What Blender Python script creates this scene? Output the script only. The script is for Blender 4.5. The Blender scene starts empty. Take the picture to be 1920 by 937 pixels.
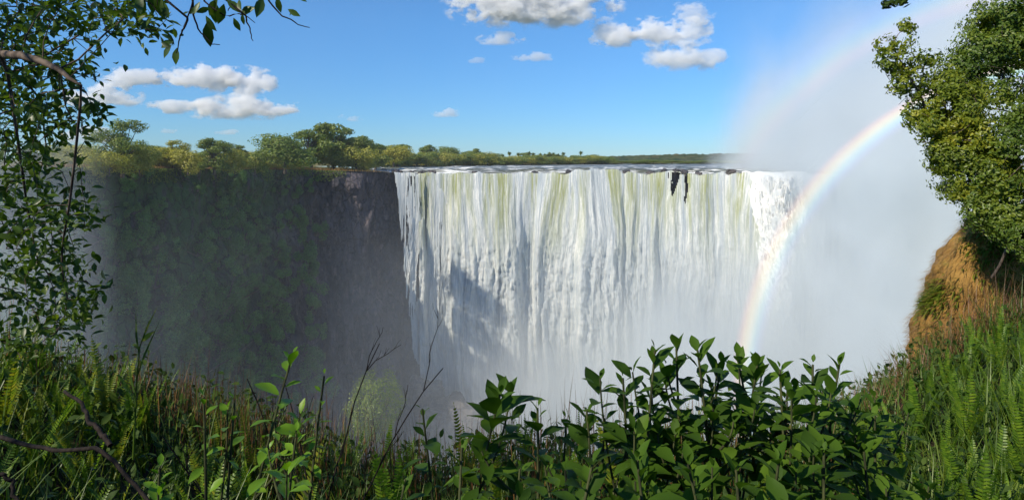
import bpy, bmesh, math, random
import numpy as np
from mathutils import Vector

SC = bpy.context.scene
COL = SC.collection
R = math.radians
rng = np.random.default_rng(7)
random.seed(7)

# ------------------------------------------------------------------ camera
F = 1144.0                                   # focal length in photo pixels
cam_d = bpy.data.cameras.new('camera'); cam = bpy.data.objects.new('camera', cam_d)
COL.objects.link(cam); SC.camera = cam
cam_d.sensor_width = 36; cam_d.lens = 36*F/1920
cam_d.shift_y = (300-468.5)/1920
cam_d.clip_start = 0.05; cam_d.clip_end = 30000
cam.rotation_euler = (R(90), 0, 0)

def at(px, py, D):
    return np.array([(px-960)/F*D, D, -(py-300)/F*D])

# ------------------------------------------------------------------ sky, sun, exposure
SUN_AZ, SUN_EL = 127.0, 38.0                 # degrees left of the view direction, height
w = bpy.data.worlds.new('World'); SC.world = w; w.use_nodes = True
nt = w.node_tree
bg = nt.nodes['Background']
sky = nt.nodes.new('ShaderNodeTexSky'); sky.sky_type = 'NISHITA'; sky.sun_disc = False
sky.sun_elevation = R(SUN_EL); sky.sun_rotation = R(-SUN_AZ)
sky.altitude = 1500; sky.air_density = 1.2; sky.dust_density = 0.0; sky.ozone_density = 8.0
tcw = nt.nodes.new('ShaderNodeTexCoord'); sxw = nt.nodes.new('ShaderNodeSeparateXYZ'); nt.links.new(tcw.outputs['Generated'], sxw.inputs[0])
mrw = nt.nodes.new('ShaderNodeMapRange'); nt.links.new(sxw.outputs[2], mrw.inputs[0]); mrw.inputs[1].default_value = 0.0; mrw.inputs[2].default_value = .22
mxw = nt.nodes.new('ShaderNodeMix'); mxw.data_type = 'RGBA'; nt.links.new(mrw.outputs[0], mxw.inputs[0]); mxw.inputs[6].default_value = (.46, .64, .82, 1); mxw.inputs[7].default_value = (.62, .90, 1.02, 1)
vmw = nt.nodes.new('ShaderNodeVectorMath'); vmw.operation = 'MULTIPLY'; nt.links.new(sky.outputs[0], vmw.inputs[0]); nt.links.new(mxw.outputs[2], vmw.inputs[1])   # hand-set tint: darkens and blues the sky, most at the horizon
nt.links.new(vmw.outputs[0], bg.inputs[0]); bg.inputs[1].default_value = 0.105
sd = bpy.data.lights.new('sun', 'SUN'); sun = bpy.data.objects.new('sun', sd); COL.objects.link(sun)
sd.energy = 3.8; sd.angle = R(0.5); sd.color = (1.0, 0.90, 0.74)
s_dir = Vector((-math.sin(R(SUN_AZ))*math.cos(R(SUN_EL)), math.cos(R(SUN_AZ))*math.cos(R(SUN_EL)), math.sin(R(SUN_EL))))
sun.rotation_euler = s_dir.to_track_quat('Z', 'Y').to_euler()
SC.view_settings.view_transform = 'Standard'; SC.view_settings.look = 'None'
SC.view_settings.exposure = 0.52; SC.view_settings.gamma = 1.0
SC.view_settings.use_curve_mapping = False
SC.render.engine = 'CYCLES'
cy = SC.cycles
cy.max_bounces = 12; cy.diffuse_bounces = 3; cy.glossy_bounces = 2; cy.transmission_bounces = 4
cy.transparent_max_bounces = 8; cy.volume_bounces = 8
cy.volume_step_rate = 0.6; cy.volume_max_steps = 160
cy.use_denoising = True

# ------------------------------------------------------------------ noise
def _hash(ix, iy, iz, seed):
    h = (ix.astype(np.int64)*374761393 + iy.astype(np.int64)*668265263 + iz.astype(np.int64)*2147483647 + seed*974634777) & 0xFFFFFFFF
    h = ((h ^ (h >> 13)) * 1274126177) & 0xFFFFFFFF
    h = ((h ^ (h >> 16)) * 2246822519) & 0xFFFFFFFF
    return ((h ^ (h >> 15)) & 0xFFFFFF) / float(0xFFFFFF)

def vnoise(x, y, z=0.0, seed=0):
    x, y, z = np.broadcast_arrays(np.asarray(x, float), np.asarray(y, float), np.asarray(z, float))
    x0, y0, z0 = np.floor(x), np.floor(y), np.floor(z)
    fx, fy, fz = x-x0, y-y0, z-z0
    fx, fy, fz = [f*f*f*(f*(f*6-15)+10) for f in (fx, fy, fz)]
    r = 0
    for dx in (0, 1):
        for dy in (0, 1):
            for dz in (0, 1):
                r = r + _hash(x0+dx, y0+dy, z0+dz, seed)*(fx if dx else 1-fx)*(fy if dy else 1-fy)*(fz if dz else 1-fz)
    return r*2-1

def fbm(x, y, z=0.0, seed=0, octs=4, gain=0.5):
    a, t, f = 1.0, 0, 1.0
    for o in range(octs):
        t = t + a*vnoise(np.asarray(x)*f, np.asarray(y)*f, np.asarray(z)*f, seed+o*17)
        a *= gain; f *= 2.03
    return t

def sstep(a, b, x):
    t = np.clip((np.asarray(x, float)-a)/(b-a), 0, 1)
    return t*t*(3-2*t)

def unit(v):
    v = np.asarray(v, float)
    return v/np.maximum(np.linalg.norm(v, axis=-1, keepdims=True), 1e-9)

# ------------------------------------------------------------------ meshes and objects
class MB:
    """collects vertices and faces, links them as one mesh object"""
    def __init__(self): self.v = []; self.f = []; self.n = 0
    def add(self, v, f):
        v = np.asarray(v, float).reshape(-1, 3); f = np.asarray(f, int)
        self.v.append(v); self.f.append(f+self.n); self.n += len(v)
    def data(self, name, mat, smooth=True):
        me = bpy.data.meshes.new(name)
        v = np.concatenate(self.v).astype(np.float32)
        me.vertices.add(len(v)); me.vertices.foreach_set('co', v.ravel())
        li, ls = [], []
        for f in self.f:
            li.append(f.ravel()); ls.append(np.full(len(f), f.shape[1]))
        li = np.concatenate(li).astype(np.int32); ls = np.concatenate(ls).astype(np.int32)
        me.loops.add(len(li)); me.loops.foreach_set('vertex_index', li)
        me.polygons.add(len(ls))
        st = np.concatenate([[0], np.cumsum(ls)[:-1]]).astype(np.int32)
        me.polygons.foreach_set('loop_start', st)
        if smooth: me.polygons.foreach_set('use_smooth', np.ones(len(ls), dtype=bool))
        me.update(calc_edges=True); me.validate()
        if mat: me.materials.append(mat)
        return me
    def obj(self, name, mat, parent=None, smooth=True):
        return link(name, self.data(name, mat, smooth), parent)

def link(name, data, parent=None, loc=None):
    o = bpy.data.objects.new(name, data); COL.objects.link(o)
    if parent: o.parent = parent
    if loc is not None: o.location = loc
    return o

def tag(o, label, cat, group=None, kind=None):
    if label: o['label'] = label
    if cat: o['category'] = cat
    if group: o['group'] = group
    if kind: o['kind'] = kind
    return o

def copy_tree(o, parent=None):
    c = o.copy(); COL.objects.link(c)
    if parent: c.parent = parent
    for ch in list(o.children): copy_tree(ch, c)
    return c

def grid_faces(nu, nv, mask=None):
    i = np.arange(nu*nv).reshape(nu, nv)
    f = np.stack([i[:-1, :-1], i[1:, :-1], i[1:, 1:], i[:-1, 1:]], -1)
    if mask is not None: return f[mask[:-1, :-1]]
    return f.reshape(-1, 4)

def tube(mb, pts, rad, seg=6):
    pts = np.asarray(pts, float); n = len(pts)
    rad = np.broadcast_to(np.asarray(rad, float), (n,))
    t = unit(np.gradient(pts, axis=0))
    ref = np.array([0, 0, 1.]) if abs(t[0, 2]) < .8 else np.array([1., 0, 0])
    s = unit(np.cross(t, ref)); b = np.cross(s, t)
    a = np.arange(seg)/seg*2*math.pi
    v = pts[:, None]+rad[:, None, None]*(np.cos(a)[None, :, None]*s[:, None]+np.sin(a)[None, :, None]*b[:, None])
    i = np.arange(n*seg).reshape(n, seg); j = np.roll(i, -1, 1)
    mb.add(v, np.stack([i[:-1], j[:-1], j[1:], i[1:]], -1).reshape(-1, 4))

PROF_BROAD = ([0, .12, .35, .6, .82, 1.0], [.03, .2, .46, .5, .27, .0])
PROF_ELL = ([0, .25, .6, 1.0], [.04, .45, .5, .0])
PROF_LANCE = ([0, .4, 1.0], [.25, .5, .0])
PROF_DIA = ([0, .5, 1.0], [.0, .5, .0])

def leaves(mb, pos, dirs, ups, L, W, prof=PROF_ELL, fold=.25, droop=.15, wave=0.0):
    """many leaves at once: a blade folded along its midrib, drooping to the tip"""
    pos = np.asarray(pos, float); n = len(pos)
    if n == 0: return
    d = unit(dirs); s = unit(np.cross(d, ups)); u = np.cross(s, d)
    L = np.broadcast_to(np.asarray(L, float), (n,)); W = np.broadcast_to(np.asarray(W, float), (n,))
    droop = np.broadcast_to(np.asarray(droop, float), (n,))
    rows = []
    ph = rng.random(n)*6.28
    for t, hw in zip(*prof):
        c = pos+d*(L*t)[:, None]-u*(droop*L*t*t)[:, None]
        wv = (wave*L*np.sin(t*9+ph))[:, None] if wave else 0
        o = s*(hw*W)[:, None]; up = u*(fold*hw*W)[:, None]
        rows.append(np.stack([c-o+up+u*wv, c, c+o+up-u*wv], 1))
    v = np.stack(rows, 1)                                  # n, rows, 3, 3
    k = len(rows)
    base = (np.arange(n)*k*3)[:, None]
    q = []
    for r in range(k-1):
        for c in (0, 1):
            q.append([r*3+c, r*3+c+1, (r+1)*3+c+1, (r+1)*3+c])
    f = base[:, :, None]+np.array(q)[None]
    mb.add(v.reshape(-1, 3), f.reshape(-1, 4))

def blades(mb, base, h, wd, lean, seg=4, curl=.4):
    """upright grass blades: base points, heights, widths"""
    n = len(base); a = rng.random(n)*6.283
    ld = np.stack([np.cos(a), np.sin(a), np.zeros(n)], -1)
    d = unit(ld*lean[:, None]+np.array([0, 0, 1.]))
    leaves(mb, base, d, -ld+np.array([0, 0, .02]), h, wd, ([0, .3, .65, 1], [.5, .45, .3, 0]), .2, curl*rng.random(n))

def rdir(n):
    return unit(rng.normal(size=(n, 3)))

# ------------------------------------------------------------------ materials
class NT:
    def __init__(self, name):
        self.m = bpy.data.materials.new(name); self.m.use_nodes = True
        self.t = self.m.node_tree; self.t.nodes.clear()
        self.out = self.t.nodes.new('ShaderNodeOutputMaterial')
    def n(self, typ, **kw):
        x = self.t.nodes.new('ShaderNode'+typ)
        for k, v in kw.items(): setattr(x, k, v)
        return x
    def l(self, a, b): self.t.links.new(a, b)
    def put(self, sock, v):
        if v is None: return
        if isinstance(v, bpy.types.NodeSocket): self.l(v, sock)
        else: sock.default_value = v
    def math(self, op, a, b=None, c=None, clamp=False):
        x = self.n('Math', operation=op); x.use_clamp = clamp
        for i, v in enumerate((a, b, c)): self.put(x.inputs[i], v)
        return x.outputs[0]
    def mr(self, v, a, b, c=0.0, d=1.0, smooth=True):
        x = self.n('MapRange', interpolation_type='SMOOTHSTEP' if smooth else 'LINEAR')
        for i, q in enumerate((v, a, b, c, d)): self.put(x.inputs[i], q)
        return x.outputs[0]
    def noise(self, vec, scale, detail=3, rough=.55, dist=0.0):
        x = self.n('TexNoise'); self.put(x.inputs['Vector'], vec)
        x.inputs['Scale'].default_value = scale; x.inputs['Detail'].default_value = detail
        x.inputs['Roughness'].default_value = rough; x.inputs['Distortion'].default_value = dist
        return x.outputs[0]
    def mapping(self, vec, scale=(1, 1, 1), loc=(0, 0, 0), rot=(0, 0, 0)):
        x = self.n('Mapping'); self.put(x.inputs[0], vec)
        x.inputs['Scale'].default_value = scale; x.inputs['Location'].default_value = loc; x.inputs['Rotation'].default_value = rot
        return x.outputs[0]
    def mix(self, f, a, b):
        x = self.n('Mix', data_type='RGBA'); self.put(x.inputs[0], f)
        for i, q in ((6, a), (7, b)):
            if isinstance(q, tuple) and len(q) == 3: q = q+(1,)
            self.put(x.inputs[i], q)
        return x.outputs[2]
    def ramp(self, f, stops):
        x = self.n('ValToRGB'); self.put(x.inputs[0], f)
        e = x.color_ramp.elements
        while len(e) < len(stops): e.new(0.5)
        for i, (p, c) in enumerate(stops): e[i].position = p; e[i].color = tuple(c)+(1,) if len(c) == 3 else c
        return x.outputs[0]
    def bump(self, h, strength=.5, dist=.1):
        x = self.n('Bump'); self.put(x.inputs['Height'], h)
        x.inputs['Strength'].default_value = strength; x.inputs['Distance'].default_value = dist
        return x.outputs[0]
    def bsdf(self, color, rough=.6, spec=.5, normal=None):
        x = self.n('BsdfPrincipled'); self.put(x.inputs['Base Color'], color if not (isinstance(color, tuple) and len(color) == 3) else color+(1,))
        self.put(x.inputs['Roughness'], rough); self.put(x.inputs['Specular IOR Level'], spec)
        if normal is not None: self.l(normal, x.inputs['Normal'])
        return x.outputs[0]
    def surf(self, s): self.l(s, self.out.inputs[0]); return self.m

def leaf_mat(name, stops, rough=.42, trans=.3, spec=.4, tcol=(1.25, 1.35, .5), clump=0):
    t = NT(name); g = t.n('NewGeometry')
    oi = t.n('ObjectInfo')
    r = t.math('ADD', t.math('MULTIPLY', g.outputs['Random Per Island'], .8), t.math('MULTIPLY', oi.outputs['Random'], .2))
    if clump:
        tc = t.n('TexCoord'); nn = t.noise(tc.outputs['Object'], clump, 2, .5)
        r = t.math('ADD', t.math('MULTIPLY', r, .55), t.math('MULTIPLY', t.mr(nn, .36, .64), .45))
    c = t.ramp(r, stops)
    b = t.bsdf(c, rough, spec)
    x = t.n('MixRGB', blend_type='MULTIPLY'); x.inputs[0].default_value = 1; t.l(c, x.inputs[1]); x.inputs[2].default_value = tcol+(1,)
    tr = t.n('BsdfTranslucent'); t.l(x.outputs[0], tr.inputs[0])
    m = t.n('MixShader'); m.inputs[0].default_value = trans; t.l(b, m.inputs[1]); t.l(tr.outputs[0], m.inputs[2])
    return t.surf(m.outputs[0])

M = {}
M['leaf_near'] = leaf_mat('near_tree_leaf', [(0, (.035, .07, .012)), (.5, (.065, .12, .018)), (.85, (.12, .19, .022)), (.96, (.22, .25, .02)), (1, (.36, .28, .02))], rough=.4, trans=.4)
M['leaf_gold'] = leaf_mat('golden_leaf', [(0, (.06, .10, .012)), (.4, (.15, .20, .016)), (.8, (.27, .29, .022)), (1, (.40, .36, .03))], trans=.35, clump=.9)
M['leaf_mid'] = leaf_mat('mid_green_leaf', [(0, (.045, .085, .012)), (.5, (.10, .16, .018)), (1, (.22, .26, .025))], trans=.35, clump=.7)
M['leaf_dark'] = leaf_mat('dark_green_leaf', [(0, (.02, .045, .009)), (.6, (.045, .085, .014)), (1, (.08, .12, .02))], trans=.25, spec=.15, rough=.6)
M['leaf_broad'] = leaf_mat('broad_leaf', [(0, (.034, .075, .009)), (.5, (.06, .125, .012)), (.88, (.105, .19, .018)), (.97, (.15, .22, .028)), (1, (.22, .16, .04))], rough=.55, trans=.4, spec=.14)
M['leaf_bright'] = leaf_mat('bright_leaf', [(0, (.12, .24, .014)), (.6, (.18, .34, .02)), (1, (.26, .40, .025))], trans=.45)
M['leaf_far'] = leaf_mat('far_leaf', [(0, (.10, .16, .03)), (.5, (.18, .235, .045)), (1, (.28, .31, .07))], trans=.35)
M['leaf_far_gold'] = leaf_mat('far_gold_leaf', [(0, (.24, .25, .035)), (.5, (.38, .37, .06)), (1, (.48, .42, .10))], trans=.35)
M['leaf_cliff'] = leaf_mat('cliff_bush_leaf', [(0, (.06, .16, .035)), (.5, (.10, .22, .05)), (1, (.17, .30, .07))], trans=.25)
M['fern'] = leaf_mat('fern_leaf', [(0, (.06, .13, .012)), (.55, (.115, .21, .018)), (.9, (.20, .29, .022)), (1, (.32, .31, .03))], trans=.4)
M['fern_gold'] = leaf_mat('yellow_fern_leaf', [(0, (.09, .15, .015)), (.6, (.17, .22, .02)), (1, (.32, .27, .03))], trans=.4)
M['grass'] = leaf_mat('grass_blade', [(0, (.04, .08, .012)), (.6, (.085, .15, .018)), (.9, (.17, .22, .03)), (1, (.28, .24, .05))], trans=.3)
M['dry'] = leaf_mat('dry_stalk', [(0, (.08, .035, .018)), (.5, (.17, .08, .035)), (1, (.30, .17, .06))], trans=.1, tcol=(1, 1, .8))
M['straw'] = leaf_mat('straw_blade', [(0, (.24, .13, .035)), (.5, (.36, .21, .06)), (1, (.42, .30, .09))], trans=.2, tcol=(1, 1, .8))

def bark(name, a, b, scale=8):
    t = NT(name); tc = t.n('TexCoord')
    n = t.noise(t.mapping(tc.outputs['Object'], (1, 1, .25)), scale, 5)
    return t.surf(t.bsdf(t.mix(t.mr(n, .35, .65), a, b), .85, .2, t.bump(n, .6, .02)))
M['bark'] = bark('brown_bark', (.06, .045, .035), (.17, .13, .10), 18)
M['bark_far'] = bark('far_bark', (.06, .05, .04), (.16, .13, .10), 2)
M['twig'] = bark('dark_twig', (.008, .006, .005), (.028, .020, .015), 30)
M['green_stem'] = bark('green_stem', (.03, .035, .015), (.07, .08, .03), 30)

# rock of the gorge wall: object coordinates are world metres
t = NT('basalt_cliff'); tc = t.n('TexCoord'); oc = tc.outputs['Object']
n1 = t.noise(t.mapping(oc, (1, 1, .35)), .12, 6, .6)
n2 = t.noise(t.mapping(oc, (1, 1, .22)), .5, 6, .65)
n3 = t.noise(oc, 1.6, 5, .65)
vo = t.n('TexVoronoi', feature='DISTANCE_TO_EDGE'); vd = t.n('VectorMath', operation='MULTIPLY_ADD'); nzc = t.n('TexNoise'); t.l(oc, nzc.inputs['Vector']); nzc.inputs['Scale'].default_value = .25; nzc.inputs['Detail'].default_value = 5; t.l(nzc.outputs[1], vd.inputs[0]); vd.inputs[1].default_value = (1.6, 1.6, 1.2); t.l(t.mapping(oc, (.42, .42, .16)), vd.inputs[2]); t.l(vd.outputs[0], vo.inputs[0]); vo.inputs['Scale'].default_value = 1.0
crack = t.math('ADD', .3, t.math('MULTIPLY', t.mr(vo.outputs[0], 0, .07), .7))
c = t.mix(t.mr(n1, .35, .65), (.032, .034, .044), (.105, .09, .10))
c = t.mix(t.mr(n2, .5, .72), c, (.21, .16, .155))
c = t.mix(t.mr(n3, .6, .75), c, (.02, .019, .022))
gx = t.n('SeparateXYZ'); t.l(oc, gx.inputs[0])
moss = t.math('MULTIPLY', t.mr(gx.outputs[0], -66, -80), t.mr(n2, .30, .5))
c = t.mix(moss, c, t.mix(n3, (.022, .06, .02), (.06, .13, .035)))
c = t.mix(t.mr(crack, 0, 1), (.02, .018, .02), c)
hgt = t.math('ADD', t.math('MULTIPLY', n3, .5), t.math('ADD', n2, t.math('MULTIPLY', crack, .5)))
M['rock'] = t.surf(t.bsdf(c, .8, .35, t.bump(hgt, .9, 1.2)))

t = NT('wet_boulder'); tc = t.n('TexCoord'); oc = tc.outputs['Object']
n1 = t.noise(oc, .6, 6, .65)
M['boulder'] = t.surf(t.bsdf(t.mix(t.mr(n1, .35, .65), (.03, .028, .03), (.10, .085, .08)), .5, .5, t.bump(n1, .8, .6)))

t = NT('plateau_grass'); tc = t.n('TexCoord'); oc = tc.outputs['Object']
n1 = t.noise(oc, .08, 5, .6); n2 = t.noise(oc, .9, 4, .6)
c = t.mix(t.mr(n1, .4, .6), (.20, .15, .055), (.10, .12, .035))
c = t.mix(t.mr(n2, .55, .7), c, (.26, .17, .07))
M['land'] = t.surf(t.bsdf(c, .95, .1, t.bump(n2, .8, .4)))

t = NT('dark_soil'); tc = t.n('TexCoord'); oc = tc.outputs['Object']
n1 = t.noise(oc, 1.4, 6, .6)
M['soil'] = t.surf(t.bsdf(t.mix(t.mr(n1, .35, .65), (.02, .016, .010), (.05, .04, .02)), .95, .1, t.bump(n1, .8, .1)))

t = NT('red_earth_bank'); tc = t.n('TexCoord'); oc = tc.outputs['Object']
n1 = t.noise(oc, .5, 6, .65); n2 = t.noise(t.mapping(oc, (1, 1, .4)), 2.6, 6, .7)
c = t.mix(t.mr(n1, .35, .65), (.24, .125, .032), (.40, .235, .065))
c = t.mix(t.mr(n2, .5, .72), c, (.14, .075, .03))
c = t.mix(t.math('MULTIPLY', t.mr(n1, .55, .7), t.mr(n2, .45, .6)), c, (.16, .17, .03))
M['earth'] = t.surf(t.bsdf(c, .95, .1, t.bump(n2, 1.0, .25)))

# river: dark green-blue water with lines of foam
t = NT('river_water'); tc = t.n('TexCoord'); oc = tc.outputs['Object']
n1 = t.noise(t.mapping(oc, (.05, .16, 1)), 1.0, 6, .65, .6)
n2 = t.noise(t.mapping(oc, (.3, .9, 1)), 1.0, 5, .6)
sp = t.n('SeparateXYZ'); t.l(oc, sp.inputs[0])
near = t.mr(sp.outputs[1], 520, 225)
f = t.math('ADD', t.mr(n1, .47, .60), t.math('MULTIPLY', t.mr(n2, .55, .7), .5), clamp=True)
f = t.math('MULTIPLY', f, t.math('ADD', .35, t.math('MULTIPLY', near, .65)))
c = t.mix(f, (.09, .10, .075), (.82, .83, .80))
M['river'] = t.surf(t.bsdf(c, t.mr(f, 0, 1, .35, .8), .35, t.bump(t.math('ADD', n1, n2), .8, .6)))

# falling water: UV holds metres along the lip and metres fallen
t = NT('falling_water'); uv = t.n('UVMap'); uv.uv_map = 'flow'
u = uv.outputs[0]
s1 = t.noise(t.mapping(u, (.14, .010, 1)), 1.0, 4, .6, .3)
s2 = t.noise(t.mapping(u, (.55, .022, 1)), 1.0, 5, .65, .4)
s3 = t.noise(t.mapping(u, (2.2, .10, 1)), 1.0, 6, .72, .5)
s4 = t.noise(t.mapping(u, (2.4, .62, 1)), 1.0, 8, .8, 1.2)
sx = t.n('SeparateXYZ'); t.l(u, sx.inputs[0]); drop = sx.outputs[1]; along = sx.outputs[0]
topf = t.mr(drop, 42, 0)
green = t.math('MULTIPLY', topf, t.mr(t.math('ADD', s1, t.math('MULTIPLY', s2, .3)), .58, .76))
green = t.math('MULTIPLY', green, t.mr(s3, .72, .38))
c = t.mix(t.mr(s3, .40, .62), (.54, .59, .59), (.83, .83, .78))
c = t.mix(t.math('MULTIPLY', t.mr(s2, .52, .36), .75), c, (.40, .46, .50))
c = t.mix(t.math('MULTIPLY', t.mr(s4, .52, .38), .6), c, (.42, .47, .50))
c = t.mix(t.math('MULTIPLY', t.mr(s4, .56, .68), t.mr(drop, 3, 25, .2, .8)), c, (.80, .81, .79))
s5 = t.noise(t.mapping(u, (.24, .006, 1), (7, 3, 0)), 1.0, 4, .6, .2)
c = t.mix(t.math('MULTIPLY', t.mr(s5, .46, .34), t.mr(s3, .62, .40, .25, .9)), c, (.17, .21, .25))
c = t.mix(green, c, (.36, .38, .12))
hh = t.math('ADD', t.math('MULTIPLY', s2, .8), t.math('ADD', t.math('MULTIPLY', s3, .7), t.math('MULTIPLY', s4, .5)))
b = t.bsdf(c, .6, .25, t.bump(hh, .9, .9))
M['fall'] = t.surf(b)

t = NT('white_foam'); tc = t.n('TexCoord'); n1 = t.noise(tc.outputs['Object'], 1.0, 6, .7)
M['foam'] = t.surf(t.bsdf(t.mix(t.mr(n1, .35, .6), (.78, .79, .77), (.88, .88, .85)), .8, .2, t.bump(n1, .7, .35)))

# ------------------------------------------------------------------ spray and mist as real volumes
def volume_mat(name, build, color=(1, 1, 1, 1), aniso=0.0):
    t = NT(name); d = build(t)
    pv = t.n('VolumePrincipled'); pv.inputs['Color'].default_value = color
    pv.inputs['Anisotropy'].default_value = aniso
    t.put(pv.inputs['Density'], d)
    t.l(pv.outputs[0], t.out.inputs['Volume'])
    t.m.cycles.volume_step_rate = 1.0
    return t.m

def spray(t):
    tc = t.n('TexCoord'); p = tc.outputs['Object']
    s = t.n('SeparateXYZ'); t.l(p, s.inputs[0]); x, y, z = s.outputs
    nz = t.noise(t.mapping(p, (.028, .028, .018)), 1.0, 4, .6)
    nm = t.mr(nz, .34, .66, .05, 1.95, False)
    zp = t.math('MAXIMUM', z, 0.0)
    # rising plume on the right
    xb = t.math('ADD', 84.0, t.math('MULTIPLY', zp, .55))
    soft = t.math('ADD', 16.0, t.math('MULTIPLY', zp, .7))
    e = t.math('DIVIDE', t.math('SUBTRACT', t.math('ADD', x, t.math('MULTIPLY', t.math('SUBTRACT', nz, .5), 70.0)), xb), soft)
    plume = t.math('MULTIPLY', t.mr(e, -.5, 1.3), t.mr(z, 78, -5, .05, 1))
    plume = t.math('MULTIPLY', plume, t.mr(y, 60, 110))
    plume = t.math('MULTIPLY', plume, .085)
    # spray rolling up from the foot of the falls
    lim = t.math('SUBTRACT', z, t.math('MULTIPLY', t.mr(x, 0, 95), 42.0))
    foot = t.math('MULTIPLY', t.mr(lim, -50, -100), t.mr(x, -38, 22, 0, 1))
    foot = t.math('MULTIPLY', foot, t.mr(y, 110, 190))
    foot = t.math('MULTIPLY', foot, .06)
    # fine spray drifting close in front of the falling water
    veil = t.math('MULTIPLY', t.mr(z, -12, -75), t.math('MULTIPLY', t.mr(y, 180, 205), t.mr(x, -40, -15)))
    foot = t.math('ADD', foot, t.math('MULTIPLY', veil, .022))
    # thin air-borne moisture through the gorge
    thin = t.math('MULTIPLY', t.mr(z, 2, -60, .12, 1), .0018)
    # bank of mist on the left
    lx = t.mr(t.math('ADD', t.math('MULTIPLY', y, .66), x), 3, -17)
    left = t.math('MULTIPLY', lx, t.mr(z, 12, -18))
    left = t.math('MULTIPLY', left, .012)
    d = t.math('ADD', t.math('ADD', plume, foot), t.math('ADD', thin, left))
    d = t.math('MULTIPLY', d, nm)
    # nothing at the faces of the body of air
    for ax, lo, hi, m in ((x, -120, 330, 25), (y, 34, 262, 14), (z, -112, 240, 40)):
        d = t.math('MULTIPLY', d, t.mr(ax, lo, lo+m))
        d = t.math('MULTIPLY', d, t.mr(ax, hi, hi-m))
    return d
M['spray'] = volume_mat('spray', spray, (.855, .90, .92, 1), 0.0)

def box_mesh(name, lo, hi, mat):
    mb = MB()
    v = [(x, y, z) for x in (lo[0], hi[0]) for y in (lo[1], hi[1]) for z in (lo[2], hi[2])]
    mb.add(v, [(0, 1, 3, 2), (4, 6, 7, 5), (0, 4, 5, 1), (2, 3, 7, 6), (0, 2, 6, 4), (1, 5, 7, 3)])
    return mb.obj(name, mat, smooth=False)
o = box_mesh('mist', (-120, 34, -112), (330, 262, 240), M['spray'])
tag(o, 'white spray rising out of the gorge and towering over the right end of the falls', 'mist', kind='stuff')

def cloud(t):
    tc = t.n('TexCoord'); g = t.n('NewGeometry')
    p = tc.outputs['Object']
    n1 = t.noise(t.mapping(g.outputs['Position'], (.012, .012, .018)), 1.0, 7, .62)
    ln = t.n('VectorMath', operation='LENGTH'); t.l(p, ln.inputs[0])
    s = t.n('SeparateXYZ'); t.l(p, s.inputs[0])
    flat = t.mr(s.outputs[2], -.75, -.35)
    e = t.math('SUBTRACT', t.math('ADD', t.math('MULTIPLY', t.math('SUBTRACT', n1, .5), 3.4), .80), t.math('MULTIPLY', ln.outputs['Value'], 1.0))
    d = t.math('MULTIPLY', t.mr(e, 0.0, .26), flat)
    d = t.math('MULTIPLY', d, t.mr(ln.outputs['Value'], 1.0, .85))
    oi = t.n('ObjectInfo')
    sc = t.n('SeparateColor'); t.l(oi.outputs['Color'], sc.inputs[0])
    return t.math('MULTIPLY', t.math('MULTIPLY', d, .045), sc.outputs[0])
M['cloud'] = volume_mat('cloud', cloud, (1, 1, 1, 1), -.25)

# rainbow: refracted sunlight imitated by a self-glowing coloured ring inside the spray
def rainbow_mat(name, r0, r1, gain, flip, fade):
    t = NT(name); tc = t.n('TexCoord'); s = t.n('SeparateXYZ'); t.l(tc.outputs['Object'], s.inputs[0])
    x, y, z = s.outputs
    r = t.math('SQRT', t.math('ADD', t.math('MULTIPLY', x, x), t.math('MULTIPLY', z, z)))
    f = t.mr(r, r0, r1, 1 if flip else 0, 0 if flip else 1, False)
    c = t.ramp(f, [(0, (0, 0, 0)), (.12, (.10, .06, .24)), (.30, (.06, .20, .42)), (.46, (.10, .40, .22)), (.60, (.48, .46, .05)), (.74, (.75, .30, .04)), (.86, (.50, .10, .07)), (1, (0, 0, 0))])
    k = t.math('MULTIPLY', t.mr(z, *fade), gain)
    em = t.n('Emission'); t.l(c, em.inputs[0]); t.l(k, em.inputs[1])
    t.l(em.outputs[0], t.out.inputs['Volume'])
    return t.m

# ------------------------------------------------------------------ the land: gorge wall, plateau, river
PATH = np.array([(-330, 96, -1.0), (-150, 112, -1.2), (-101, 120, -1.3), (-97, 132, -1.5), (-88, 160, -2.2), (-78, 190, -2.9), (-72, 203, -3.2),
                 (-68, 208, -3.3), (-58, 212, -3.8), (-48, 217, -4.2), (-43.5, 221, -4.6), (-30, 224, -4.7), (-12, 223, -4.5), (8, 224, -4.5), (24, 221, -4.4),
                 (40, 222, -4.5), (56, 219, -4.6), (72, 212, -4.6), (88, 203, -4.7), (104, 196, -4.7), (150, 188, -4.7), (330, 180, -4.7)], float)
_seg = np.concatenate([[0], np.cumsum(np.linalg.norm(np.diff(PATH[:, :2], axis=0), axis=1))])
S_END = _seg[-1]
S_LIP = _seg[10]                                   # where the water begins
S_RIGHT = float(np.interp(100, PATH[10:, 0], _seg[10:]))
def path(s):
    s = np.asarray(s, float)
    q = [sum(np.interp(s+o, _seg, PATH[:, k]) for o in (-3, -1, 1, 3))/4 for k in range(3)]
    q = np.stack(q, -1); al_ = s-S_LIP
    q[..., 2] += (.75*vnoise(al_*.10, al_*0, seed=33)+.30*vnoise(al_*.45, al_*0, seed=34))*sstep(2, 10, al_)
    return q
def path_out(s):
    d = path(np.asarray(s)+2)-path(np.asarray(s)-2)
    return unit(np.stack([d[..., 1], -d[..., 0], 0*d[..., 0]], -1))      # into the gorge

def blocky(x, y, seed):
    v = fbm(x, y, seed=seed, octs=3)
    return np.round(v*3)/3*.7+v*.3

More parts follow.
